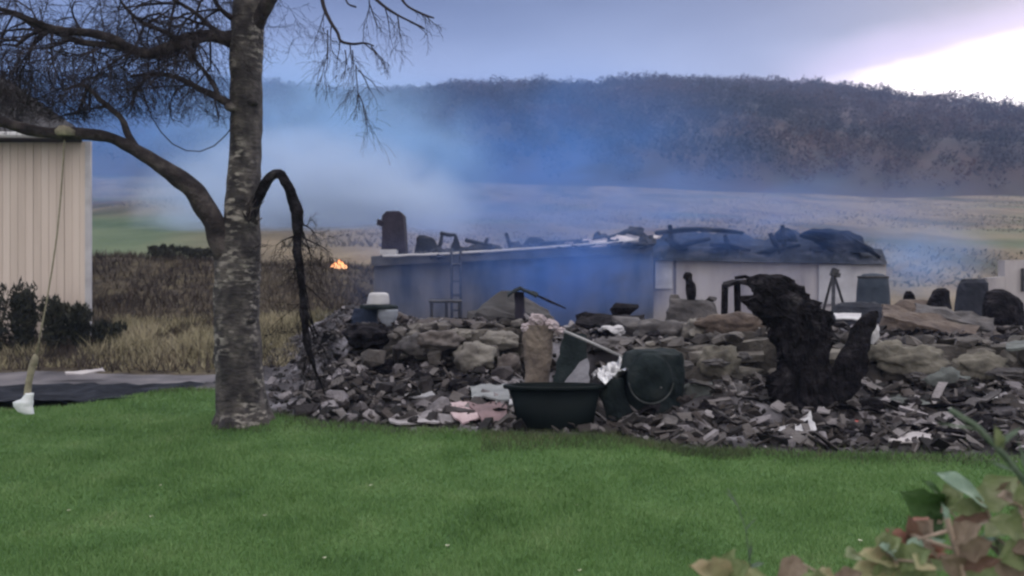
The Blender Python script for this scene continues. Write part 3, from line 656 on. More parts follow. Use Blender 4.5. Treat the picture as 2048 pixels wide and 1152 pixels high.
# leaning panel
root = empty('leaning_panel', P(1140, 790, 9.0), 'dark leaning metal panel behind the tub, right of the tan pier', 'panel')
mb = MB(); mb.sheet([P(1100, 790, 8.9), P(1182, 790, 8.9), P(1172, 672, 9.15), P(1128, 664, 9.2)], .02, 8, 8, .03, 3, 2); mb.build('panel_sheet', m_charg, root)
mb = MB(); mb.sheet([P(1118, 780, 8.84), P(1180, 780, 8.84), P(1176, 716, 8.97), P(1158, 726, 8.97)], .01, 6, 6, .03, 3, 5); mb.build('bare_metal_patch', M('bare_metal', [(.12, .12, .14), (.24, .24, .27)], 4, bump=.2), root)
mb = MB(); mb.tube([P(1128, 662, 9.1), P(1180, 684, 9.0), P(1245, 714, 8.9)], [.018] * 3, 8)
tag(mb.build('pole', M('pole_metal', [(.2, .2, .21), (.34, .34, .35)], 6, bump=.1), smooth=True, loc=P(1245, 714, 8.9)), 'thin pale pole slanting down from the leaning panel to the boiler', 'pole')
# stove with pot, far left of the heap
root = empty('stove', P(748, 690, 12.2), 'dark navy stove with a white side panel standing on the left heap', 'stove')
mb = MB(); mb.loft([(617, 708, 756), (640, 702, 756), (668, 698, 762), (700, 696, 768)], 12.2, .8, 16, .08, 4, 3); mb.build('body', M('navy_enamel', [(.008, .014, .03), (.02, .03, .06)], 3), root)
mb = MB(); mb.loft([(610, 722, 792), (613, 720, 797), (618, 720, 796)], 12.2, .7, 16, .03); mb.build('hob', m_charg, root)
mb = MB(); mb.loft([(619, 756, 797), (632, 756, 796), (645, 762, 790), (653, 768, 782)], 12.1, .5, 18, .04); mb.build('white_panel', M('pale_enamel', [(.20, .22, .26), (.28, .30, .34)], 3), root, True)
mb = MB(); mb.loft([(585, 744, 770), (588, 738, 777), (600, 735, 779), (609, 733, 779)], 12.2, .9, 20, .03)
tag(mb.build('basin', m_white, smooth=True, loc=P(756, 609, 12.2)), 'white upturned basin sitting on top of the navy stove', 'basin')
mb = MB(); mb.blob(P(735, 672, 11.4), (.32, .3, .18), 3, .4, 1.6, 12)
tag(mb.build('charred_heap', m_char, loc=P(735, 695, 11.4)), 'rounded black charred heap just below the navy stove', 'burnt heap')
# charred post with bent cap, and wire
root = empty('charred_prop', P(1042, 650, 13.0), 'dark upright prop with a curled sheet drooping over its top', 'prop')
mb = MB(); mb.loft([(584, 1028, 1048), (610, 1030, 1050), (660, 1030, 1052)], 13, .7, 10, .15); mb.build('post', M('purple_soot', [(.02, .017, .03), (.05, .045, .065)], 3), root)
mb = MB(); mb.sheet([P(1015, 586, 13.2), P(1040, 573, 13.3), P(1042, 578, 12.7), P(1017, 594, 12.7)], .03, 5, 4, .03); mb.sheet([P(1039, 573.5, 13.3), P(1075, 590, 13.2), P(1072, 596, 12.7), P(1041, 578, 12.7)], .03, 5, 4, .03)
mb.build('curled_sheet', m_charg, root)
mb = MB(); mb.tube([P(1072, 590, 13), P(1100, 603, 13), P(1132, 617, 13)], [.018, .022, .01], 6); mb.build('bent_rod', m_char, root)

# ------------------------------------------------------------ long scorched outbuilding and chimney, D about 20
DB = 20.0
root = empty('scorched_outbuilding', P(1025, 688, DB), 'long roofless grey building with a chimney at its left end, veiled in smoke', 'building')
root.location.z = 0
def wallbox(pxl, pxr, ytl, ytr, D, th, mat, name, par, rag=0.0, zb=-.2, D2=None):
    n = 40; vs = []
    for i in range(n + 1):
        t_ = i / n; px = lerp(pxl, pxr, t_); d_ = lerp(D, D2 or D, t_); q = P(px, lerp(ytl, ytr, t_) + rag * nz3(px * .05, 0, 0) * 2, d_)
        for (yy_, zz_) in ((0, zb), (0, q.z), (th, q.z), (th, zb)): vs.append((q.x, d_ + yy_, zz_))
    fs = [(i * 4 + j, (i + 1) * 4 + j, (i + 1) * 4 + (j + 1) % 4, i * 4 + (j + 1) % 4) for i in range(n) for j in range(4)] + [(3, 2, 1, 0), tuple(n * 4 + j for j in range(4))]
    mb = MB(); mb.add(vs, fs); return mb.build(name, mat, par)
wallbox(748, 1306, 530, 506, DB, .3, m_grey, 'wall', root, .6, D2=20.6)
wallbox(1306.5, 1307, 505, 505, 20.6, 5, m_grey, 'end_wall', root)
wallbox(760, 1306, 520, 500, 25, .3, m_grey, 'back_wall', root, 1)
mb = MB()                                           # tilted eave slab with a pale front edge
mb.add([P(742, 532, DB - .35), P(1306, 505, DB + .2), P(1306, 489, DB + .2), P(742, 513, DB - .35), P(742, 530, DB + 1.2), P(1306, 503, DB + 1.8), P(1306, 489, DB + 1.9), P(742, 512, DB + 1.2)],
       [(0, 1, 2, 3), (7, 6, 5, 4), (3, 2, 6, 7), (0, 3, 7, 4), (1, 5, 6, 2), (0, 4, 5, 1)])
mb.build('eave', M('burnt_eave', [(.02, .022, .028), (.06, .06, .07), (.10, .10, .11)], 1.5), root)
mb = MB(); mb.tube([P(lerp(765, 1312, i / 20), lerp(512, 478, (i / 20) ** 1.35) + 1.5 * nz3(i, 0, 0, .7), DB - .4 + .6 * i / 20) for i in range(21)], [.035 + .012 * nz3(i, 0, 0, .9) for i in range(21)], 6)
mb.build('gutter', M('pale_gutter', [(.35, .34, .36), (.5, .49, .5)], 2), root)
ch = empty('chimney', (0, 0, 0), None, None); ch.parent = root; ch.location = (P(787, 0, DB + .6).x - root.location.x, .6, 0)
CHL = root.location + ch.location
def b2(mb, name, mat):   # world-space mesh under the chimney
    o = mb.build(name, mat); 
    for v in o.data.vertices: v.co -= CHL
    o.parent = ch; return o
mb = MB(); mb.loft([(430, 763, 807), (440, 764, 808), (470, 764, 808), (497, 760, 815), (530, 758, 830)], DB + .6, 1.0, 4, .0)
vs = mb.v; mb = MB()
prof = [(422, 773, 798), (430, 765, 806), (438, 763, 807), (470, 764, 809), (492, 763, 810), (520, 760, 812)]
for a, b_ in zip(prof[:-1], prof[1:]):
    q = []
    for (y_, l_, r_) in (b_, a):
        for (xx, dd) in ((l_, 0), (r_, 0), (r_, .55), (l_, .55)): p = P(xx, y_, DB + .6); p.y += dd; q.append(p)
    mb.add(q, [(0, 1, 5, 4), (1, 2, 6, 5), (2, 3, 7, 6), (3, 0, 4, 7)])
p0 = [P(773, 422, DB + .6), P(798, 422, DB + .6)]; mb.add([p0[0], p0[1], p0[1] + Vector((0, .55, 0)), p0[0] + Vector((0, .55, 0))], [(0, 1, 2, 3)])
b2(mb, 'chimney_stack', m_brick)
mb = MB(); mb.box(P(762, 446, DB + .7), (.14, .3, .14), (0, .3, 0), .02); b2(mb, 'broken_brick', m_brick)
mb = MB(); mb.box(P(778, 505, DB + .2), (.4, .3, .14), (0, 0, 0), .01); b2(mb, 'white_flashing', m_white)
# roof debris pieces standing above the eave
def rp(name, rows, D, mat, par=root, rough=.2, depth=.5, seed=0):
    mb = MB(); mb.loft(rows, D, depth, 14, rough, 3, seed); return mb.build(name, mat, par)
m_bluech = M('smoky_char', [(.010, .012, .018), (.028, .030, .042)], 2)
rp('rafter_heap', [(470, 838, 850), (476, 832, 868), (490, 830, 874), (506, 828, 880)], DB + 1, m_bluech, seed=1)
rp('rafter_stub', [(470, 909, 914), (482, 906, 918), (498, 900, 922), (506, 896, 926)], DB + 1, m_bluech, seed=2)
rp('rafter_heap', [(486, 950, 968), (492, 938, 985), (500, 930, 1000)], DB + 1, m_bluech, seed=3)
rp('rafter_heap', [(474, 1060, 1076), (480, 1054, 1090), (490, 1046, 1100), (498, 1040, 1106)], DB + 1.2, m_bluech, seed=4)
for (a, b_) in [((1012, 466), (1022, 505)), ((880, 466), (912, 470)), ((1022, 486), (1050, 494)), ((930, 480), (1000, 494)), ((1080, 486), (1180, 480)), ((875, 500), (884, 468)), ((960, 500), (975, 476))]:
    mb = MB(); mb.tube([P(*a, DB + .9), P((a[0] + b_[0]) / 2 + 2, (a[1] + b_[1]) / 2 + 2, DB + .9), P(*b_, DB + .9)], [.05, .06, .04], 5, .3); mb.build('rafter', m_bluech, root)
mb = MB(); mb.sheet([P(1135, 482, DB + .3), P(1318, 470, DB + .5), P(1312, 485, DB + .2), P(1190, 492, DB + .1)], .04, 18, 5, .22, 1.6, 4); mb.build('buckled_roof_sheet', M('pale_sheet', [(.30, .27, .31), (.52, .48, .50)], 1.3), root)
mb = MB(); mb.sheet([P(1188, 468, DB + 1), P(1290, 466, DB + 1), P(1300, 480, DB + .8), P(1188, 480, DB + .8)], .04, 14, 5, .25, 2, 9); mb.build('burnt_roof_sheet', m_bluech, root)
for k in range(26):
    px = random.uniform(820, 1300); yb_ = lerp(512, 484, (px - 800) / 510) + random.uniform(-3, 5); mb = MB(); c = P(px, yb_, DB + random.uniform(-.3, .9)); w_ = random.uniform(.12, .42)
    if k % 2: mb.blob(c, (w_, .2, random.uniform(.05, .16)), 3, .6, 2.1, k)
    else: mb.sheet([c + Vector((-w_, 0, -.05)), c + Vector((w_, 0, random.uniform(-.06, .06))), c + Vector((w_ * .7, .3, .16)), c + Vector((-w_ * .8, .3, random.uniform(.05, .22)))], .03, 6, 4, .12, 4, k)
    mb.build('roof_fragment', m_bluech, root)
# ladder and trestle
root2 = empty('ladder', P(912, 690, 19.3), 'tall narrow ladder-like frame leaning on the grey wall', 'ladder')
for x_ in (903, 921): 
    mb = MB(); mb.bar(P(x_, 500, 19.7), P(x_ + 1, 690, 19.2), .055); mb.build('rail', m_metal, root2)
for y_ in (528, 562, 590, 620, 650):
    mb = MB(); mb.bar(P(903, y_, 19.6), P(921, y_, 19.6), .05); mb.build('rung', m_metal, root2)
root2 = empty('trestle', P(890, 690, 18.6), 'low dark trestle frame in front of the ladder', 'trestle')
mb = MB(); mb.bar(P(858, 602, 18.6), P(924, 602, 18.6), .07); mb.build('top_bar', m_metal, root2)
for x_ in (863, 893, 919): mb = MB(); mb.bar(P(x_, 602, 18.6), P(x_, 694, 18.6), .06); mb.build('leg', m_metal, root2)

# ------------------------------------------------------------ white-walled house with the collapsed black roof
DW = 21.0
root = empty('white_house', P(1540, 680, DW), 'white-walled house stump with a collapsed blackened roof', 'building'); root.location.z = 0
wallbox(1307, 1772, 519, 528, DW, .3, m_pale, 'wall', root, .3)
wallbox(1310, 1772, 519, 528, DW + 5, .3, m_pale, 'back_wall', root, .3)
mb = MB(); 
for px in (1307, 1772):
    q = P(px, 527, DW); mb.box((q.x, DW + 2.65, q.z / 2 - .1), (.28, 4.68, q.z), (0, 0, 0))
mb.build('side_wall', m_pale, root)
mb = MB(); q = P(1327, 547, DW - .05); mb.box(q, (S(34, DW), .06, S(60, DW))); mb.build('white_panel', m_white, root)
mb = MB(); q = P(1350, 575, DW - .02); mb.box(q, (.05, .05, S(110, DW))); mb.build('corner_strip', M('strip_grey', [(.10, .10, .12), (.18, .17, .2)], 2), root)
mb = MB(); q = P(1703, 569, DW - .06); mb.box(q, (S(132, DW), .06, S(78, DW))); mb.build('white_boarding', m_white, root)
m_broof = M('burnt_roof', [(.005, .007, .013), (.013, .018, .030), (.045, .05, .07)], 1.6, bump=.8, spec=.1)
mb = MB()
n = 46
top = [(1308, 488), (1316, 464), (1345, 458), (1400, 462), (1440, 463), (1485, 462), (1492, 476), (1530, 480), (1560, 462), (1580, 458), (1600, 466), (1640, 460), (1680, 462), (1712, 474), (1735, 492), (1765, 500), (1773, 526)]
vs = []
for i in range(n + 1):
    px = lerp(1306, 1774, i / n); yt = interp(px, [a for a, _ in top], [b_ for _, b_ in top]); yb_ = lerp(520, 529, i / n)
    a = P(px, yb_, DW - .3); m1 = P(px, lerp(yb_, yt, .5), DW + 1.2 + .4 * nz3(i, 0, 0, .4)); t1 = P(px, yt + 2.5 * nz3(i, 3, 0, 1.1), DW + 2.6); bk = P(px, yb_, DW + 5.3)
    t1 = t1 + Vector((0, 0, .12 * nz3(i, 7, 0, 2.3)))
    a2 = a.lerp(m1, .5) + Vector((0, -.3 * nz3(i, 1, 0, .7), .12 * nz3(i, 1, 9, .9)))
    vs += [a, a2, m1, t1, bk]
fs = [(i * 5 + j, (i + 1) * 5 + j, (i + 1) * 5 + j + 1, i * 5 + j + 1) for i in range(n) for j in range(4)]
fs += [(i * 5 + 4, (i + 1) * 5 + 4, (i + 1) * 5, i * 5) for i in range(n)]
mb.add(vs, fs); mb.build('collapsed_roof', m_broof, root)
rp('roof_heap', [(458, 1625, 1665), (464, 1600, 1700), (476, 1612, 1722), (492, 1640, 1738), (505, 1650, 1750)], DW + 1.0, m_broof, root, .15, .4, 3)
rp('roof_heap', [(456, 1560, 1578), (466, 1550, 1590), (484, 1546, 1596)], DW + 1.2, m_broof, root, .2, .5, 5)
for (a, b_) in [((1310, 466), (1420, 458)), ((1400, 460), (1486, 466)), ((1340, 500), (1420, 478)), ((1600, 470), (1700, 500)), ((1500, 512), (1600, 490)), ((1690, 470), (1760, 515)), ((1330, 478), (1380, 505)), ((1420, 488), (1500, 500)), ((1450, 470), (1460, 515)), ((1540, 466), (1560, 510)), ((1620, 500), (1680, 518)), ((1390, 512), (1470, 492)), ((1565, 450), (1570, 500)), ((1340, 450), (1344, 500))]:
    mb = MB(); mb.tube([P(*a, DW + .8), P((a[0] + b_[0]) / 2, (a[1] + b_[1]) / 2 - 2, DW + .8), P(*b_, DW + .8)], [.06, .08, .05], 5, .3); mb.build('roof_beam', m_broof, root)
# second white remnant on the right
root = empty('white_house', P(2040, 680, 20), 'white stepped wall remnant at the far right edge', 'building'); root.location.z = 0
wallbox(2010, 2200, 520, 520, 20.5, .3, m_pale, 'wall', root); wallbox(1974, 2009.5, 556, 553, 20.4, .3, m_pale, 'low_wall', root)
mb = MB(); mb.box(P(2047, 560, 20.4), (.08, .08, .6)); mb.build('downpipe', m_metal, root)
# tank, tripod, dark hulks
root = empty('tank', P(1745, 690, 18.6), 'upright dark tank with a domed top before the white boarding', 'tank')
mb = MB(); c = P(1746, 700, 18.6); rr = S(62, 18.6) / 2; ht = P(0, 546, 18.6).z - c.z
mb.lathe(c, [(rr * 1.12, 0), (rr * 1.08, ht * .4), (rr * .98, ht * .8), (rr * .9, ht * .94), (rr * .6, ht * .99), (0, ht)], 24); mb.build('shell', M('tank_paint', [(.02, .03, .045), (.05, .06, .08)], 2), root, True)
mb = MB(); mb.lathe(c + Vector((0, 0, ht * .93)), [(rr * .93, 0), (rr * .96, .03), (rr * .93, .06)], 24); mb.build('band', m_metal, root, True)
root = empty('tripod', P(1667, 690, 18), 'dark three-legged hoist standing before the white boarding', 'tripod')
hd = P(1667, 545, 18)
for (fx, fy, fd) in [(1666, 690, 17.6), (1628, 690, 18.5), (1712, 690, 18.3)]: mb = MB(); mb.bar(hd, P(fx, fy, fd), .07 if fx == 1666 else .05); mb.build('leg', m_metal, root)
mb = MB(); mb.box(P(1669, 545, 18), (.14, .12, .18), (0, .4, 0)); mb.box(P(1675, 550, 17.95), (.1, .08, .1), (0, .2, .2)); mb.build('winch', m_metal, root)
def hulk(name, rows, D, label, mat, cat='wreckage', seed=0, depth=.7):
    mb = MB(); mb.loft(rows, D, depth, 18, .14, 4, seed); c = P((rows[-1][1] + rows[-1][2]) / 2, rows[-1][0], D); return tag(mb.build(name, mat, loc=c), label, cat)
hulk('burnt_armchair', [(578, 1990, 2006), (584, 1974, 2020), (596, 1968, 2036), (612, 1964, 2044), (628, 1966, 2048), (650, 1966, 2052)], 12.4, 'black peaked hulk like a burnt armchair at the far right', m_char, 'hulk', 2)
hulk('wreck_lump', [(558, 1925, 1968), (566, 1918, 1974), (590, 1914, 1974), (640, 1906, 1974)], 18, 'rounded blue-grey hulk left of the black peaked one', m_bluech, 'hulk', 3)
hulk('wreck_lump', [(576, 1876, 1890), (582, 1866, 1896), (596, 1858, 1898), (618, 1850, 1902)], 13.2, 'small jagged black lump on the right-hand heap', m_char, 'hulk', 4)
hulk('wreck_lump', [(582, 1812, 1822), (590, 1808, 1828), (612, 1802, 1834)], 15, 'tiny dark lump rising behind the sagging roof sheets', m_char, 'hulk', 5)
hulk('wreck_lump', [(604, 1690, 1750), (612, 1670, 1770), (630, 1655, 1780), (650, 1650, 1790)], 16, 'low dark mound of wreckage below the tank', m_bluech, 'wreckage', 6)
hulk('rubble_heap', [(600, 1800, 1850), (612, 1785, 1880), (630, 1770, 1900), (660, 1760, 1910)], 13.4, 'brownish rubble heap under the sagging roof sheets', m_brown, 'heap', 7)
hulk('rubble_heap', [(582, 1000, 1030), (605, 970, 1070), (625, 940, 1100), (650, 925, 1110)], 15.5, 'pale brown ash cone behind the charred prop', M('tan_ash', [(.035, .034, .036), (.065, .062, .064)], 2), 'heap', 8)
hulk('rubble_heap', [(636, 860, 900), (644, 835, 980), (660, 800, 1040)], 12.4, 'low brown rubble ridge above the short wall', m_darkrub, 'heap', 9)

# ------------------------------------------------------------ shed on the left
DS = 16.0
xr_, zt_ = P(177, 0, DS).x, P(0, 283, DS).z
root = empty('shed', (xr_ - 3, DS, G(xr_ - 2, DS)), 'pale vertically boarded shed with a grey hipped roof at the left edge', 'shed')
m_board = M('pale_boards', [(.45, .385, .335), (.57, .49, .43), (.64, .57, .51)], 1.0, island=.4, stretch=(3, 3, .25), bump=.15, bscale=8)
x = xr_ - 9; mb = MB(); zb_ = G(xr_ - 2, DS) - .4
while x < xr_ - .01:
    wd = min(.155, xr_ - x); mb.box((x + wd / 2, DS + random.uniform(-.006, .006), (zt_ + zb_) / 2), (wd - .008, .03, zt_ - zb_)); x += .155
mb.build('wall', m_board, root)
mb = MB(); mb.box((xr_ - 4.52, DS + 2.54, (zt_ + zb_) / 2), (8.9, 4.9, zt_ - zb_)); mb.build('core_wall', m_board, root)
mb = MB(); mb.box((xr_ + .003, DS - .004, (zt_ + zb_) / 2), (.11, .06, zt_ - zb_)); mb.build('corner_board', m_white, root)
e = .6; z0 = zt_ - .02; x0, x1, y0, y1 = xr_ - 9.3, xr_ + .19, DS - e, DS + 5.3
rz = CZ + (HOR - 95) / F * (DS + 2.5); rx = P(48, 0, DS + 2.5).x
mb = MB(); mb.add([(x0, y0, z0), (x1, y0, z0), (x1, y1, z0), (x0, y1, z0), (x0, y0, z0 + .12), (x1, y0, z0 + .12), (x1, y1, z0 + .12), (x0, y1, z0 + .12), (x0 + 2, DS + 2.5, rz), (rx, DS + 2.5, rz)],
       [(3, 2, 1, 0), (0, 1, 5, 4), (1, 2, 6, 5), (2, 3, 7, 6), (3, 0, 4, 7), (4, 5, 9, 8), (5, 6, 9), (6, 7, 8, 9), (7, 4, 8)])
mb.build('roof', M('grey_roofing', [(.03, .03, .035), (.065, .062, .068)], 2, bump=.5, stretch=(6, 1, 1)), root)
mb = MB(); mb.tube([(x0, y0 - .05, z0 + .07), (x1 + .12, y0 - .05, z0 + .03)], [.06, .06], 8); mb.build('gutter', M('gutter_white', [(.3, .3, .31), (.55, .55, .56)], 1.2), root)

for o in root.children:
    for v in o.data.vertices:
        if v.co.y > .06: v.co.x -= .60 * (v.co.y - .06)
# ------------------------------------------------------------ vegetation helpers
def leafcloud(c, r, n, s, rng, flat=.8, up=0.0):
    d = rng.normal(0, 1, (n, 3)); d /= np.linalg.norm(d, axis=1)[:, None]; d *= rng.uniform(.1, 1, (n, 1)) ** .5
    p = np.array(c) + d * np.array(r); a = rng.normal(0, 1, (n, 3)); a[:, 2] += up; a /= np.linalg.norm(a, axis=1)[:, None]
    b_ = rng.normal(0, 1, (n, 3)); b_ /= np.linalg.norm(b_, axis=1)[:, None]; ss = rng.uniform(.5, 1.3, (n, 1)) * s
    return np.stack([p - b_ * ss * .35, p + b_ * ss * .35, p + a * ss * 1.4], 1).reshape(-1, 3)
m_ever = M('evergreen', [(.010, .012, .009), (.024, .026, .018), (.05, .048, .034)], 3, island=.5, bump=0)
m_brush = M('dead_brush', [(.018, .014, .013), (.042, .033, .028), (.075, .060, .046), (.11, .098, .062)], .5, island=.4, bump=0, coord='World')
m_dry = M('dry_grass', [(.05, .05, .03), (.13, .12, .07), (.30, .27, .17), (.36, .32, .22), (.15, .11, .08)], .9, island=.4, bump=0, coord='World')
rng = np.random.RandomState(11)
def shrub(px, D, h, wd, label, n=1500, group=None, mat=None):
    x = (px - 1024) / F * D; z = G(x, D); root = empty('shrub', (x, D, z), label, 'shrub', group)
    V = [leafcloud((0, 0, h * .5), (wd / 2, wd / 2, h * .5), n, .07, rng, up=1.2)]
    for k in range(9):
        a = rng.uniform(-wd / 2, wd / 2); V.append(leafcloud((a, rng.uniform(-.2, .2), h * rng.uniform(.75, 1.05)), (.12, .12, h * .25), 90, .07, rng, up=2))
    V = np.concatenate(V); o = mesh_np('foliage', V, np.arange(len(V)).reshape(-1, 3), mat or m_ever); o.parent = root
    mb = MB()
    for k in range(7):
        q = rng.uniform(0, 6.28); mb.tube([(0, 0, 0), (math.cos(q) * wd * .2, math.sin(q) * wd * .2, h * .5), (math.cos(q) * wd * .35, math.sin(q) * wd * .3, h * .95)], [.03, .02, .008], 5)
    mb.v = [tuple(Vector(p) + root.location) for p in mb.v]; mb.build('stem', m_brush, root)
    return root
shrub(-20, 14.9, 1.15, 1.0, 'dark shrub half out of the picture under the shed wall')
shrub(48, 15.0, 1.1, .45, 'dark evergreen shrub left of the rope under the shed wall')
shrub(112, 15.0, .85, .45, 'dark evergreen shrub right of the rope under the shed wall')
shrub(160, 15.1, .7, .35, 'dark evergreen shrub at the right corner of the shed')
shrub(215, 15.3, .35, .5, 'low dark bramble just right of the shed corner', 900)
shrub(330, 24.0, .3, 1.0, 'small dark bush on the bank between shed and birch', 700)
shrub(400, 24.0, .25, 1.0, 'small dark bush on the bank close to the birch trunk', 600)
# brown brush on the bank and pale dry grass below it
V = []
for k in range(26000):
    y = rng.uniform(14.6, 26.5) if k % 5 else rng.uniform(13.7, 17); px = rng.uniform(-500, 800); x = (px - 1024) / F * y
    hgt = .22 * (1 + .8 * nz3(x, y, 0, .6)); a = rng.uniform(0, 6.28); q = rng.normal(0, .35, 2)
    z = G(x, y) - .03; wd = .016
    V.append([(x - wd * math.cos(a), y - wd * math.sin(a), z), (x + wd * math.cos(a), y + wd * math.sin(a), z), (x + q[0] * hgt, y + q[1] * hgt, z + hgt * rng.uniform(.5, 1.3))])
V = np.array(V).reshape(-1, 3); tag(mesh_np('undergrowth', V, np.arange(len(V)).reshape(-1, 3), m_brush), 'brown withered undergrowth covering the bank', 'undergrowth', kind='stuff')
V = []
for k in range(42000):
    y = rng.uniform(13.9, 17.6); px = rng.uniform(-500, 790); x = (px - 1024) / F * y
    if nz3(x, y, 5, .8) < -.25 or (y > 14.9 and px < 230): continue
    hgt = .20 * (1.1 + nz3(x, y, 0, .9)) * (.4 + .6 * sm(13.9, 15, y)); a = rng.uniform(0, 6.28); q = rng.normal(0, .5, 2)
    z = G(x, y) - .03; wd = .011
    V.append([(x - wd * math.cos(a), y - wd * math.sin(a), z), (x + wd * math.cos(a), y + wd * math.sin(a), z), (x + q[0] * hgt, y + q[1] * hgt, z + hgt * rng.uniform(.5, 1.4))])
V = np.array(V).reshape(-1, 3); tag(mesh_np('dry_grass', V, np.arange(len(V)).reshape(-1, 3), m_dry), 'long straw-coloured grass on the verge beyond the path', 'dry grass', kind='stuff')
V = []
for k in range(16000):                       # ragged tufts along the lawn's far edge and round the tub
    if k % 3 == 0: px = rng.uniform(960, 1500); y = rng.uniform(7.35, 8.2) if px < 1250 else lawn_edge((px - 1024) / F * 7.6) - rng.uniform(0, .35)
    elif k % 31 == 0: px = 490 + rng.normal(0, 45); y = 8.15 + rng.uniform(0, .3)
    else: x_ = rng.uniform(-9, 6); y = lawn_edge(x_) + rng.normal(-.10, .15); px = 1024 + F * x_ / y
    x = (px - 1024) / F * y; hgt = rng.uniform(.03, .11) * (.45 if x < -4.8 else 1); a = rng.uniform(0, 6.28); q = rng.normal(0, .4, 2); z = lawn_z(x, y) - .02; wd = .004
    V.append([(x - wd * math.cos(a), y - wd * math.sin(a), z), (x + wd * math.cos(a), y + wd * math.sin(a), z), (x + q[0] * hgt, y + q[1] * hgt, z + hgt)])
V = np.array(V).reshape(-1, 3); tag(mesh_np('rough_grass', V, np.arange(len(V)).reshape(-1, 3), M('rough_grass', [(.03, .05, .02), (.06, .085, .035), (.13, .13, .07)], 2, island=.6, coord='World', bump=0)), 'uncut tufts of grass along the far edge of the lawn', 'rough grass', kind='stuff')

# ------------------------------------------------------------ birch tree
DT = 8.6
mbk = bpy.data.materials.new('birch_bark'); mbk.use_nodes = True; t = mbk.node_tree; b = t.nodes['Principled BSDF']
tcn = t.nodes.new('ShaderNodeTexCoord')
def bn(scale, st, det=5):
    mpn = t.nodes.new('ShaderNodeMapping'); mpn.inputs['Scale'].default_value = st; t.links.new(tcn.outputs['Object'], mpn.inputs[0])
    n = t.nodes.new('ShaderNodeTexNoise'); n.inputs['Scale'].default_value = scale; n.inputs['Detail'].default_value = det; t.links.new(mpn.outputs[0], n.inputs['Vector']); return n.outputs[0]
basec = ramp(t, bn(7, (1, 1, .8), 9), [(.38, (.012, .010, .012)), (.52, (.038, .033, .033)), (.66, (.085, .075, .07))])
pale = ramp(t, bn(9, (1, 1, 2.4), 10), [(.50, (0, 0, 0)), (.60, (1, 1, 1))])
pl2 = ramp(t, bn(2.6, (1, 1, .8)), [(.46, (0, 0, 0)), (.58, (1, 1, 1))])
pm = mth(t, 'MULTIPLY', mth(t, 'MULTIPLY', pale, pl2), .62)
cc = mixc(t, pm, basec, (.36, .335, .30))
t.links.new(cc, b.inputs['Base Color']); b.inputs['Roughness'].default_value = .85
bp = t.nodes.new('ShaderNodeBump'); bp.inputs['Strength'].default_value = .9; bp.inputs['Distance'].default_value = .03
t.links.new(bn(14, (1, 1, 2)), bp.inputs['Height']); t.links.new(bp.outputs[0], b.inputs['Normal'])
m_limb = M('limb_bark', [(.012, .010, .012), (.032, .026, .028), (.085, .072, .07)], 7, detail=9, bump=.7)
m_twig = M('twig', [(.012, .010, .014), (.035, .028, .032)], 6, bump=0)
def path_px(pts, D0, D1=None, sub=4):
    q = []; k = len(pts)
    raw = [P(p[0], p[1], lerp(D0, D1 if D1 else D0, i / (k - 1))) for i, p in enumerate(pts)]; wr = [p[2] for p in pts]; Ds = [lerp(D0, D1 if D1 else D0, i / (k - 1)) for i in range(k)]
    P_ = []; W_ = []
    for i in range(k - 1):
        p0, p1, p2, p3 = raw[max(i - 1, 0)], raw[i], raw[i + 1], raw[min(i + 2, k - 1)]
        for j in range(sub):
            s_ = j / sub
            P_.append(.5 * ((2 * p1) + (p2 - p0) * s_ + (2 * p0 - 5 * p1 + 4 * p2 - p3) * s_ * s_ + (3 * p1 - p0 - 3 * p2 + p3) * s_ ** 3))
            W_.append(S(lerp(wr[i], wr[i + 1], s_), lerp(Ds[i], Ds[i + 1], s_)) / 2)
    P_.append(raw[-1]); W_.append(S(wr[-1], Ds[-1]) / 2); return P_, W_
tx = P(488, 0, DT).x
tree = empty('birch_tree', (tx, DT, 0), 'old leafless birch with a thick forked trunk on the lawn edge', 'tree')
pp, ww = path_px([(488, 862, 118), (487, 846, 108), (485, 822, 100), (480, 770, 94), (476, 700, 90), (474, 640, 88), (474, 580, 88), (476, 530, 86), (480, 490, 80), (482, 450, 72), (485, 400, 66), (490, 330, 62), (493, 260, 61),
                  (493, 190, 62), (492, 120, 64), (496, 50, 64), (500, -30, 60), (498, -120, 50), (490, -260, 40), (500, -420, 28), (495, -600, 14)], DT)
mb = MB(); mb.tube(pp, ww, 28, .10, seed=1)
for (px, py, r) in [(505, 205, .05), (462, 215, .05), (450, 585, .05), (500, 640, .045), (460, 690, .05), (505, 760, .05), (470, 380, .04)]: mb.blob(P(px, py, DT - .12), (r * 1.3, r, r), 2, .3, 2, px)
for q in (-2.7, -2.0, -1.2, -.4, .4):
    b0 = Vector((tx, DT, 0)); dq = Vector((math.cos(q), math.sin(q), 0)); mb.tube([b0 + dq * .12 + Vector((0, 0, .42)), b0 + dq * .20 + Vector((0, 0, .16)), b0 + dq * .28 + Vector((0, 0, .03)), b0 + dq * .38 + Vector((0, 0, -.06))], [.09, .09, .07, .04], 10, .3, seed=q)
mb.build('trunk', mbk, tree, True)
BR = []
def limb(pts, D0, D1, mat=m_limb, n=12, name='limb'):
    pp, ww = path_px(pts, D0, D1); mb = MB(); mb.tube(pp, ww, n, .22, seed=len(BR)); o = mb.build(name, mat, tree, True); BR.append((pp, ww)); return o
limb([(470, 530, 66), (448, 490, 56), (428, 445, 46), (400, 398, 42), (370, 365, 38), (330, 338, 32), (292, 312, 28), (255, 292, 24), (215, 274, 22), (160, 268, 24), (100, 266, 24), (50, 258, 22), (0, 243, 20), (-80, 225, 16), (-200, 230, 8)], DT, 7.7)
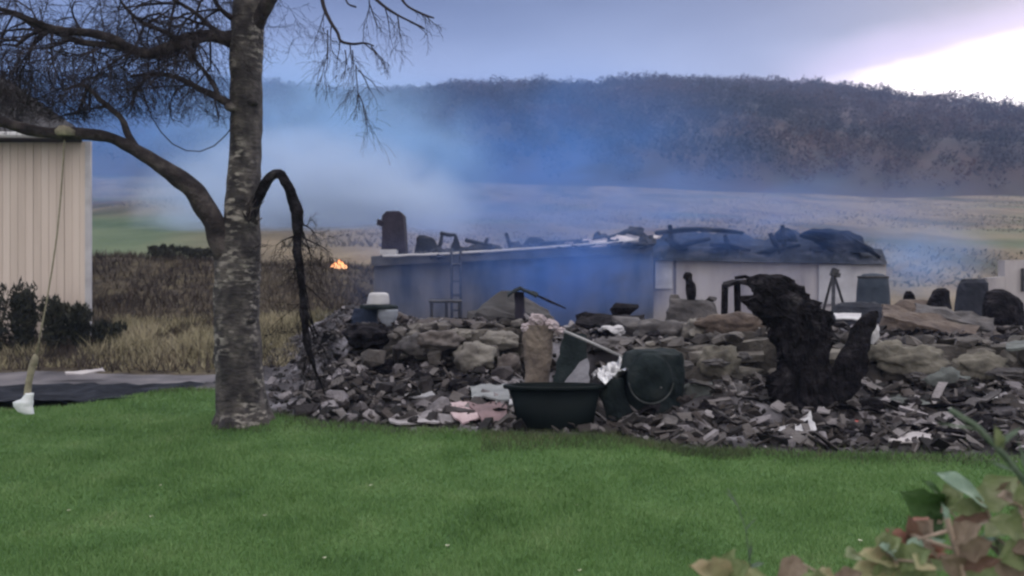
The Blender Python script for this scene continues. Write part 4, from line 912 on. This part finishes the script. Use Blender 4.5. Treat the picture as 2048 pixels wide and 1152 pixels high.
limb([(480, 85, 40), (450, 75, 30), (420, 70, 27), (395, 75, 26), (365, 84, 30), (335, 98, 27), (300, 108, 22), (262, 98, 20), (225, 78, 18), (180, 66, 18), (130, 62, 15), (80, 50, 13), (35, 30, 12), (0, 18, 10), (-120, -10, 6)], DT, 7.6)
limb([(262, 99, 12), (215, 90, 13), (165, 85, 12), (130, 72, 12), (95, 62, 9), (60, 70, 8), (30, 95, 5)], 8.1, 7.8)
limb([(480, 215, 26), (458, 208, 20), (435, 195, 15), (400, 178, 13), (370, 162, 11), (335, 150, 9), (300, 148, 7), (262, 152, 4)], DT, 8.2)
limb([(275, 300, 16), (256, 270, 14), (245, 240, 12), (222, 218, 11), (198, 198, 10), (172, 172, 8), (150, 172, 6), (125, 182, 4)], 8.2, 8.0)
limb([(440, 205, 9), (432, 180, 9), (415, 150, 8), (390, 120, 8), (378, 95, 8)], 8.5, 8.3)
limb([(478, 65, 18), (445, 68, 12), (420, 52, 9), (390, 25, 8), (350, 0, 7), (300, -40, 5)], DT, 8.0)
limb([(365, 84, 10), (330, 65, 8), (290, 48, 8), (255, 20, 6), (235, -10, 5)], 8.3, 8.0)
limb([(480, 45, 16), (452, 28, 10), (432, 5, 8), (415, -40, 6)], DT, 8.2)
limb([(505, 60, 40), (525, 25, 30), (545, -10, 26), (600, -80, 22), (680, -160, 16), (780, -200, 10), (880, -180, 5)], DT, 8.0)
limb([(500, -60, 34), (440, -130, 26), (350, -190, 20), (220, -230, 14), (80, -220, 8)], DT, 7.4)
limb([(498, -150, 26), (560, -260, 20), (660, -360, 14), (720, -470, 7)], DT, 9.4)
limb([(498, -200, 22), (440, -330, 16), (330, -430, 10), (260, -500, 5)], DT, 9.6)
hang = [(640, -60, 8), (642, -20, 8), (648, 15, 8), (662, 45, 8), (675, 65, 7), (682, 82, 6), (705, 88, 5), (730, 86, 4), (748, 92, 3)]
limb(hang, 8.2, 8.0, m_twig, 6); 
limb([(690, -80, 7), (735, -20, 7), (765, 10, 7), (795, 30, 5), (825, 45, 4), (850, 58, 3)], 8.1, 7.9, m_twig, 6)
limb([(780, -60, 6), (800, -10, 6), (815, 12, 5), (845, 28, 5), (868, 36, 3)], 8.0, 7.8, m_twig, 6)
limb([(700, -60, 5), (692, 0, 4), (712, 14, 4)], 8.2, 8.1, m_twig, 5)
def bl(pts, D, n=6): # burnt hanging branch pieces
    pp, ww = path_px(pts, D); mb = MB(); mb.tube(pp, ww, n, .35, seed=len(pts)); return mb
hb = bl([(500, 440, 20), (512, 410, 20), (528, 372, 20), (546, 350, 18), (562, 350, 19), (574, 370, 19), (584, 395, 20), (593, 425, 24), (596, 455, 23), (596, 490, 18), (600, 540, 16), (606, 590, 14), (608, 630, 16), (614, 680, 14), (622, 715, 9), (632, 745, 6), (650, 790, 3)], 8.4, 10)
for i_, v_ in enumerate(hb.v): hb.v[i_] = tuple(Vector(v_) + .022 * Vector((nz3(v_[2] * 5, 1, 0), nz3(v_[2] * 5, 4, 0), 0)) + .012 * Vector((nz3(v_[0], v_[1], v_[2], 22), nz3(v_[2], v_[0], v_[1], 22), 0)))
hb.build('broken_branch', m_char, tree, True)
# twigs: recursive
for k in range(14):
    a = P(500 + random.uniform(-8, 14), 440 - random.uniform(-8, 26), 8.33); 
    BS = globals().setdefault('BS', MB()); BS.tube([a, a + Vector((random.uniform(-.02, .10), random.uniform(-.10, 0), random.uniform(-.02, .14)))], [random.uniform(.008, .02), .002], 4)
BS.build('torn_wood', m_limb, tree)
tw = MB(); tw2 = MB(); hd_ = MB()
def grow(mbx, p, d, ln, r, lev, droop=.25, wig=.5, n=4):
    pts = [p.copy()]; rs = [r]; seg = 6; dd = d.normalized()
    for i in range(seg):
        dd = (dd + Vector([random.gauss(0, wig * .35) for _ in range(3)]) + Vector((0, 0, -droop * .3))).normalized()
        p = p + dd * ln / seg
        if mbx is tw and p.z < 3.25: break
        pts.append(p.copy()); rs.append(max(.0016, r * (1 - .8 * (i + 1) / seg)))
        if lev > 0 and i >= 0 and random.random() < .75:
            sd_ = (dd + Vector([random.gauss(0, .65) for _ in range(3)])).normalized()
            grow(mbx, p, sd_, ln * random.uniform(.45, .75), max(.002, rs[-1] * .7), lev - 1, droop, wig, 3)
    if len(pts) > 1: mbx.tube(pts, rs, n, 0, cap=False)
for bi, (pp_, ww_) in enumerate(BR[:14]):
    nn = {0: 12, 1: 22, 2: 12, 3: 6, 4: 10, 5: 5, 6: 8, 7: 8, 8: 6, 9: 2, 10: 12, 11: 3, 12: 8, 13: 0}.get(bi, 5)
    for k in range(nn):
        i = random.randint(int(len(pp_) * (.45 if bi == 0 else .15)), len(pp_) - 1); p = pp_[i]
        if bi == 0 and p.x > P(250, 0, 8).x: continue
        d_ = Vector((random.gauss(-.5, .7), random.gauss(0, .5), random.gauss(.15 if bi in (0,) else -.25, .7)))
        if bi in (9,): d_ = Vector((random.gauss(.6, .5), random.gauss(0, .4), random.gauss(.2, .6)))
        grow(tw, p, d_, random.uniform(.45, 1.0), random.uniform(.009, .017), 3, .3, .75)
for (px, py) in [(20, -20), (60, -60), (110, -40), (160, -60), (210, -40), (30, 60), (80, 20), (10, 110), (60, 110), (120, 100), (100, 40), (170, 10), (250, -50), (320, -40), (-20, 150), (40, 160), (100, 150)]:
    grow(tw, P(px + random.uniform(-20, 20), py + random.uniform(-20, 20), random.uniform(7.4, 9.0)), Vector((random.gauss(-.1, .6), random.gauss(0, .3), -1)), random.uniform(.7, 1.2), .007, 3, .6)
for k in range(34):
    grow(tw, P(random.uniform(-30, 190), random.uniform(60, 215), random.uniform(7.6, 9.2)), Vector((random.gauss(-.2, .6), random.gauss(0, .3), random.gauss(-.5, .5))), random.uniform(.4, .8), .008, 3, .3, .8)
tw.build('twigs', m_twig, tree)
for (px, py, d_, ln) in [(650, 20, (-.1, 0, -1), .45), (655, 95, (0, 0, -1), .32), (655, 60, (.05, 0, -1), .45), (700, 88, (.1, 0, -1), .45), (705, 100, (.15, 0, -1), .35), (712, 130, (.15, 0, -1), .6), (730, 88, (.6, 0, -.5), .3), (742, 92, (.5, 0, -.6), .25),
                      (690, 100, (.1, 0, -1), .3), (740, 10, (.3, 0, -1), .35), (770, 15, (.3, 0, -1), .4), (795, 32, (.2, 0, -1), .3), (820, 44, (.8, 0, -.3), .25), (815, 14, (.8, 0, -.2), .3), (845, 28, (.7, 0, -.2), .2), (738, 0, (0, 0, -1), .3), (715, 190, (-.1, 0, -1), .2), (715, 185, (.5, 0, -1), .35), (718, 140, (.3, 0, -1), .4), (663, 50, (-.3, 0, -1), .3), (680, 80, (-.1, 0, -1), .3)]:
    grow(tw2, P(px, py, 8.05), Vector(d_), ln, .0075, 2, .35, .3)
tw2.build('drooping_twigs', m_twig, tree)
for (px, py, d_, ln) in [(597, 455, (.7, 0, -.6), .45), (598, 470, (.8, 0, -.55), .45), (600, 480, (.6, 0, -.5), .35), (596, 470, (-.8, 0, -.2), .3), (603, 560, (.3, 0, -1), .9), (604, 540, (.45, 0, -1), .9), (606, 600, (.3, 0, -1), .8), (606, 590, (-.2, 0, -1), .4), (612, 660, (.3, 0, -1), .4), (600, 520, (-.5, 0, -.6), .3), (610, 640, (.5, 0, -.7), .35), (595, 445, (.8, 0, -.3), .35)]:
    grow(hd_, P(px, py, 8.4), Vector(d_), ln, .011, 3, .25, .4)
hd_.build('burnt_twigs', m_char, tree)
# cable loop
cp = [P(x_, y_, 8.4) for x_, y_ in [(281, 165), (290, 200), (304, 235), (322, 264), (345, 288), (372, 301), (400, 303), (428, 292), (452, 270), (470, 245)]]
mb = MB(); mb.tube(cp, [.006] * len(cp), 6)
tag(mb.build('cable', m_twig, smooth=True, loc=cp[5]), 'thin dark cable hanging in a loop between the birch trunk and a branch', 'cable')
# rope swing
DR = 8.0
root = empty('rope_swing', P(120, 268, DR), 'straw-coloured rope swing hanging from the low left limb with a white seat', 'rope swing')
rp_ = [P(x_, y_, DR) for x_, y_ in [(130, 258), (128, 290), (126, 330), (121, 400), (114, 470), (104, 540), (92, 610), (82, 660), (73, 712)]]
mb = MB(); mb.tube(rp_, [.0075] * len(rp_), 8); mb.build('rope', m_rope, root, True)
mb = MB(); mb.loft([(252, 118, 136), (262, 112, 150), (272, 116, 146)], DR - .05, .9, 12, .3, 12, 3); mb.build('rope_knot', m_rope, root, True)
mb = MB(); mb.loft([(708, 68, 74), (718, 62, 77), (726, 60, 75), (740, 56, 70), (760, 52, 65), (780, 49, 63), (800, 46, 62)], DR, .7, 12, .18, 12, 4); mb.build('bound_rope_end', m_rope, root, True)
mb = MB(); mb.loft([(786, 52, 68), (798, 42, 66), (804, 27, 66), (812, 28, 64), (822, 36, 66), (828, 48, 68)], DR - .02, .6, 16, .10, 8, 5); mb.build('seat', m_bag, root, True)
# scraps by the path
slab('sheet', [(130, 744, 12.8), (205, 738, 12.9), (210, 743, 12.6), (132, 749, 12.5)], 0, 'narrow whitish strip of plastic on the far side of the path', 'scrap', m_pale, .02, .02, 21)
slab('sheet', [(150, 795, 10.95), (195, 786, 11.3), (250, 806, 10.6), (190, 812, 10.4)], 0, 'grey-green crumpled sheet on the black plastic left of the birch', 'sheet', m_gst, .01, .05, 22)
slab('sheet', [(95, 780, 11.5), (135, 785, 11.4), (160, 792, 11.1), (120, 792, 11.1)], 0, 'thin greyish sheet scrap just right of the rope swing', 'scrap', m_gst, .01, .04, 23)

# ------------------------------------------------------------ flame on the bank
fm = bpy.data.materials.new('flame'); fm.use_nodes = True; t = fm.node_tree; t.nodes.clear()
o_ = t.nodes.new('ShaderNodeOutputMaterial'); e_ = t.nodes.new('ShaderNodeEmission'); tcn = t.nodes.new('ShaderNodeTexCoord'); s_ = t.nodes.new('ShaderNodeSeparateXYZ')
t.links.new(tcn.outputs['Object'], s_.inputs[0])
t.links.new(ramp(t, mth(t, 'MULTIPLY', s_.outputs[2], 2.5, clamp=True), [(0, (1, .55, .30)), (.5, (1, .36, .14)), (1, (.9, .20, .06))]), e_.inputs[0]); e_.inputs[1].default_value = 1.7
t.links.new(e_.outputs[0], o_.inputs[0])
mb = MB()
for (px, h_, w_) in [(664, 7, 6), (670, 12, 8), (678, 17, 11), (684, 13, 9), (691, 7, 6)]:
    mb.loft([(536 - h_, px, px + 1), (536 - h_ * .6, px - w_ * .35, px + w_ * .4), (536 - h_ * .25, px - w_ * .6, px + w_ * .6), (540, px - w_ * .5, px + w_ * .5)], 24.0, .8, 10, .3, 6, px)
tag(mb.build('flame', fm, smooth=True, loc=P(678, 540, 24.0)), 'small orange flame burning on top of the bank', 'flame')

# ------------------------------------------------------------ foreground plants, bottom right
def leafm(mb, base, d, nrm, ln, wd, lobes=3, curl=.3, cols=5):
    d = Vector(d).normalized(); nrm = Vector(nrm); nrm = (nrm - d * nrm.dot(d)).normalized(); sdv = d.cross(nrm); rows = 22; vs = []
    for i in range(rows + 1):
        s_ = i / rows; wv = wd * (math.sin(math.pi * min(1, s_ * .985 + .015) ** .8) ** .75) * (1 + .13 * math.sin(s_ * lobes * 2 * math.pi)) * (1 if i < rows else .05)
        for j in range(-cols, cols + 1):
            u = j / cols
            p = Vector(base) + d * ln * (s_ - .06 * abs(u)) + sdv * wv * .5 * u + nrm * (u * u * wv * .16 + .05 * wv * math.sin(s_ * 9 + u * 4) - curl * ln * s_ * s_ + .03 * ln * mn.noise(Vector((s_ * 4, u * 3, ln * 99))))
            vs.append(p)
    c = 2 * cols + 1
    mb.add(vs, [(i * c + j, i * c + j + 1, (i + 1) * c + j + 1, (i + 1) * c + j) for i in range(rows) for j in range(c - 1)])
def lm(name, cols): return M(name, cols, 14, island=.3, bump=.25, bscale=60, rough=.5, trans=.3)
l_pale = lm('pale_leaf', [(.16, .24, .17), (.30, .40, .32)]); l_dark = lm('dark_leaf', [(.03, .07, .02), (.06, .12, .035)])
l_olive = lm('olive_leaf', [(.07, .11, .045), (.15, .19, .08), (.26, .27, .17)]); l_red = lm('red_leaf', [(.09, .05, .035), (.20, .12, .09)]); l_yel = lm('yellow_leaf', [(.16, .20, .09), (.28, .27, .15), (.30, .19, .12)])
l_brown = lm('brown_leaf', [(.12, .085, .06), (.24, .19, .14)]); m_stem = M('plant_stem', [(.20, .15, .11), (.34, .27, .22)], 12, bump=.1)
def plant(label, D, stem, leaves, group=None, name='garden_plant', cat='plant', smat=None, sr=.004):
    b0 = P(stem[0][0], stem[0][1], D); g = G(b0.x, b0.y); root = empty(name, (b0.x, b0.y, g), label, cat, group)
    pts = [Vector((b0.x + .05, b0.y + .05, g)), Vector((b0.x + .02, b0.y + .02, (b0.z + g) / 2))] + [P(q[0], q[1], D) for q in stem]
    mb = MB(); mb.tube(pts, [sr * 1.3, sr * 1.2] + [sr] * len(stem), 6); mb.build('stem', smat or m_stem, root, True)
    for (px, py, tx_, ty_, wd, mat, nv) in leaves:
        a, b_ = P(px, py, D), P(tx_, ty_, D - .03); mb = MB(); ln = (b_ - a).length
        leafm(mb, a, b_ - a, nv, ln, S(wd, D), random.choice([2, 3]), random.uniform(.0, .18)); mb.build('leaf', mat, root, True)
        st = pts[2 + np.argmin([(pts[2 + i] - a).length for i in range(len(stem))])]
        if (st - a).length > .01: mb = MB(); mb.tube([st, a], [sr * .8, sr * .6], 5); mb.build('leaf_stalk', smat or m_stem, root, True)
    mats_ = list({l[5].name: l[5] for l in leaves}.values())
    if name == 'garden_plant':
        for k in range(9):
            q_ = pts[2 + random.randrange(len(stem))] + Vector((random.uniform(-.05, .05), random.uniform(-.03, .08), random.uniform(-.05, .03)))
            mb = MB(); d_ = Vector((random.gauss(0, 1), random.gauss(-.2, .6), random.gauss(.1, .6))); leafm(mb, q_, d_, Vector((random.gauss(0, .4), -.5, .8)), random.uniform(.035, .075), random.uniform(.025, .05), 2, random.uniform(0, .4)); mb.build('leaf', random.choice(mats_ + [l_brown, l_olive]), root, True)
            st = min(pts[2:], key=lambda p_: (p_ - q_).length); mb = MB(); mb.tube([st, q_], [sr * .7, sr * .5], 5); mb.build('leaf_stalk', smat or m_stem, root, True)
U = (0, -.55, .8); FV = (0, -1, .25)
plant('plant with a big pale lobed leaf and kinked pinkish stem at bottom right', 1.75, [(2005, 1180), (2000, 1110), (1985, 1060), (1975, 1022), (1960, 1005)],
      [(1965, 1005, 1868, 940, 62, l_pale, (.3, -.6, .9)), (1970, 1010, 2035, 950, 70, l_olive, U), (1962, 1008, 1900, 1020, 34, l_olive, FV), (1978, 1030, 1900, 1042, 20, l_red, FV), (2000, 1000, 2046, 960, 50, l_brown, FV)])
plant('plant with round deep green leaves left of the pale-leaved one', 1.85, [(1850, 1180), (1856, 1110), (1870, 1060), (1885, 1010)],
      [(1885, 1040, 1812, 985, 74, l_dark, FV), (1880, 1050, 1830, 1070, 60, l_dark, FV), (1890, 1010, 1930, 970, 50, l_olive, U), (1885, 1000, 1850, 955, 30, l_dark, U)])
plant('plant with a dark red leaf low in the bottom right', 1.7, [(1840, 1190), (1836, 1140), (1826, 1095)], [(1826, 1095, 1820, 1030, 34, l_red, FV), (1826, 1095, 1778, 1060, 40, lm('rust_leaf', [(.25, .10, .08), (.34, .18, .14)]), FV), (1830, 1100, 1890, 1075, 30, l_pale, U)])
plant('spreading plant with olive leaves along the bottom edge', 1.6, [(1800, 1200), (1800, 1150), (1790, 1120)],
      [(1790, 1125, 1712, 1105, 44, l_yel, U), (1795, 1130, 1860, 1095, 60, l_olive, U), (1790, 1135, 1745, 1165, 60, l_olive, FV), (1800, 1140, 1880, 1150, 70, l_olive, FV), (1788, 1115, 1765, 1085, 34, l_pale, U), (1780, 1140, 1690, 1150, 50, l_yel, U)])
plant('broad yellowing leaf clump alone at the bottom edge', 1.5, [(1460, 1210), (1458, 1180), (1452, 1160)], [(1455, 1165, 1378, 1128, 60, l_yel, U), (1455, 1160, 1500, 1130, 60, l_olive, U), (1450, 1158, 1425, 1112, 50, l_yel, FV), (1460, 1162, 1540, 1150, 50, l_yel, U)])
plant('yellow-tipped leaf clump between the lone clump and the olive plant', 1.55, [(1680, 1210), (1676, 1180), (1670, 1165)], [(1672, 1165, 1640, 1135, 36, l_yel, U), (1672, 1168, 1720, 1140, 44, l_brown, U), (1665, 1170, 1600, 1150, 40, l_olive, U)])
plant('plant with brown withered leaves and a thick pink stem', 1.6, [(1930, 1200), (1925, 1150), (1912, 1100), (1900, 1060), (1893, 1035)],
      [(1912, 1100, 1990, 1085, 50, l_brown, FV), (1920, 1130, 2010, 1120, 30, l_red, FV), (1905, 1080, 1960, 1045, 50, l_brown, U), (1925, 1150, 1880, 1110, 50, l_brown, FV), (1930, 1160, 2030, 1165, 60, l_olive, U), (1895, 1040, 1890, 1010, 14, l_pale, FV)], sr=.006)
plant('olive-leaved plant cut off by the right edge of the photo', 1.65, [(2060, 1200), (2055, 1120), (2050, 1060), (2040, 1010)], [(2050, 1060, 1985, 1040, 50, l_olive, FV), (2052, 1100, 2000, 1120, 60, l_olive, FV), (2040, 1010, 2000, 985, 40, l_brown, U), (2050, 1050, 2090, 1000, 60, l_olive, U), (2045, 1130, 1990, 1160, 60, l_brown, U), (2040, 1010, 2050, 960, 50, l_olive, FV)])
g_mat = lm('faded_green', [(.08, .12, .08), (.15, .20, .14)])
plant('tall thin grass stalks arching in from the right edge', 1.5, [(2080, 1010), (2040, 950), (1995, 895), (1950, 850), (1900, 820)], [(2040, 950, 1975, 915, 12, g_mat, U), (1995, 895, 2040, 850, 14, g_mat, U), (2020, 925, 1960, 860, 10, g_mat, U), (2000, 900, 1990, 850, 24, l_olive, FV), (1960, 860, 1870, 845, 8, g_mat, U), (2060, 980, 2048, 880, 12, g_mat, FV)], name='tall_grass', cat='tall grass', smat=g_mat, sr=.006)
plant('thin wispy weed standing alone over the lawn', 2.0, [(1515, 1190), (1500, 1130), (1492, 1060), (1475, 1010), (1456, 978)], [(1475, 1012, 1452, 978, 6, g_mat, U), (1492, 1060, 1510, 1035, 6, g_mat, U), (1498, 1120, 1505, 1085, 6, g_mat, U), (1500, 1135, 1530, 1125, 14, g_mat, U)], name='weed', cat='weed', smat=g_mat, sr=.0016)
for i, (px, py) in enumerate([(303, 1032), (648, 1115), (138, 1020), (320, 970), (530, 1030), (895, 1090), (500, 1132), (742, 970), (1155, 1010), (1160, 1140), (1720, 1080)]):
    d_ = F * CZ / (py - HOR) ; p = P(px, py, d_ * .985); mb = MB()
    for k in range(7): q = k * .9; mb.rock(p + Vector((math.cos(q) * .008, math.sin(q) * .008, 0)), (.008, .005, .002))
    mb.tube([p, p + Vector((0, 0, -.05))], [.0015, .0015], 4)
    tag(mb.build('daisy', M('petal', [(.4, .42, .3), (.55, .55, .42)], 9) if i == 0 else bpy.data.materials['petal'], loc=p), 'tiny pale flower head in the lawn', 'flower', 'pale flower heads in the lawn')

# ------------------------------------------------------------ smoke and haze
def smoke(name, c, r, dens, col, label, scale=2.2, lo=.35, rot=0, stretch=(1, 1, 1), step=None):
    m = bpy.data.materials.new(name); m.use_nodes = True; t = m.node_tree; t.nodes.clear()
    out = t.nodes.new('ShaderNodeOutputMaterial'); pv = t.nodes.new('ShaderNodeVolumePrincipled'); tcn = t.nodes.new('ShaderNodeTexCoord')
    pv.inputs['Color'].default_value = (*col, 1); pv.inputs['Anisotropy'].default_value = .1
    ln = t.nodes.new('ShaderNodeVectorMath'); ln.operation = 'LENGTH'; t.links.new(tcn.outputs['Object'], ln.inputs[0])
    mpn = t.nodes.new('ShaderNodeMapping'); mpn.inputs['Scale'].default_value = stretch; t.links.new(tcn.outputs['Object'], mpn.inputs[0])
    n = t.nodes.new('ShaderNodeTexNoise'); n.inputs['Scale'].default_value = scale; n.inputs['Detail'].default_value = 6; n.inputs['Roughness'].default_value = .6; n.inputs['Distortion'].default_value = .9; t.links.new(mpn.outputs[0], n.inputs['Vector'])
    fall = mth(t, 'MULTIPLY', mth(t, 'POWER', mth(t, 'MAXIMUM', mth(t, 'SUBTRACT', 1.0, ln.outputs['Value']), 0.0), 1.4), 2.0)
    f = mth(t, 'MULTIPLY', mth(t, 'SUBTRACT', n.outputs[0], lo), 1 / (.75 - lo), clamp=True)
    t.links.new(mth(t, 'MULTIPLY', mth(t, 'MULTIPLY', f, fall), dens), pv.inputs['Density']); t.links.new(pv.outputs[0], out.inputs['Volume'])
    V_, F_ = ICO[3]; mb = MB(); mb.add([v * 1.0 for v in V_], F_); o = mb.build(name, m); o.location = c; o.scale = r; o.rotation_euler = (0, rot, 0)
    return tag(o, label, 'smoke', kind='stuff')
SM = (.22, .44, .94); SL = (.40, .65, 1.0)
pc = P(680, 370, 75); smoke('smoke', pc, (17, 24, 13), .24, SL, 'broad blue smoke column drifting up between the birch and the hill', 2.4, .38)
pc = P(640, 450, 60); smoke('smoke', pc, (13, 16, 7.5), .85, (.62, .76, 1.0), 'pale smoke pool lying low behind the flame', 2.4, .34)
pc = P(1080, 330, 85); smoke('smoke', pc, (26, 26, 12), .05, (.14, .38, .95), 'thinner blue smoke spreading right across the hill', 1.9, .34)
pc = P(260, 250, 90); smoke('smoke', pc, (30, 25, 15), .05, (.22, .46, .95), 'blue smoke haze lying behind the birch branches', 1.8, .3)
pc = P(1280, 440, 70); smoke('smoke', pc, (34, 26, 6), .05, (.22, .38, .82), 'thin blue smoke layer lying over the fields', 2.2, .32, stretch=(2, 1, 1))
pc = P(1140, 560, 18.6); smoke('smoke', pc, (2.9, 1.2, 1.6), 1.4, (.16, .35, .88), 'dense blue smoke in front of the grey outbuilding', 2.4, .32)
pc = P(1450, 478, 21.5); smoke('smoke', pc, (5.4, 2.0, .9), .30, (.18, .36, .9), 'blue smoke drifting over the collapsed roof', 2.6, .38)
pc = P(1530, 570, 19.8); smoke('smoke', pc, (3.8, .8, 1.2), .16, (.22, .36, .9), 'faint blue smoke in front of the white walls', 2.0, .3)
pc = P(1830, 520, 24); smoke('smoke', pc, (2.6, 2.4, 1.5), .5, (.30, .52, .92), 'pale smoke wisp right of the white house', 2.0, .3)
pc = P(930, 465, 26); smoke('smoke', pc, (6.5, 2.5, 1.5), .26, (.34, .48, .92), 'pale smoke rising behind the chimney', 2.0, .3)
pc = P(880, 570, 18.8); smoke('smoke', pc, (3.2, 1.0, 1.5), .28, (.20, .36, .85), 'faint blue smoke in front of the left end of the outbuilding', 2.0, .3)
pc = P(1120, 470, 19.5); smoke('smoke', pc, (4.0, 1.2, .8), .20, (.26, .44, .95), 'thin smoke drifting along the eave of the outbuilding', 2.6, .35)
hz = bpy.data.materials.new('haze_air'); hz.use_nodes = True; t = hz.node_tree; t.nodes.clear()
out = t.nodes.new('ShaderNodeOutputMaterial'); pv = t.nodes.new('ShaderNodeVolumePrincipled'); pv.inputs['Color'].default_value = (.42, .56, .95, 1); pv.inputs['Density'].default_value = .0007
t.links.new(pv.outputs[0], out.inputs['Volume'])
mb = MB(); mb.box((0, 265, 62), (1120, 620, 140)); tag(mb.build('haze', hz), 'thin blue dusk haze over the fields', 'haze', kind='stuff')
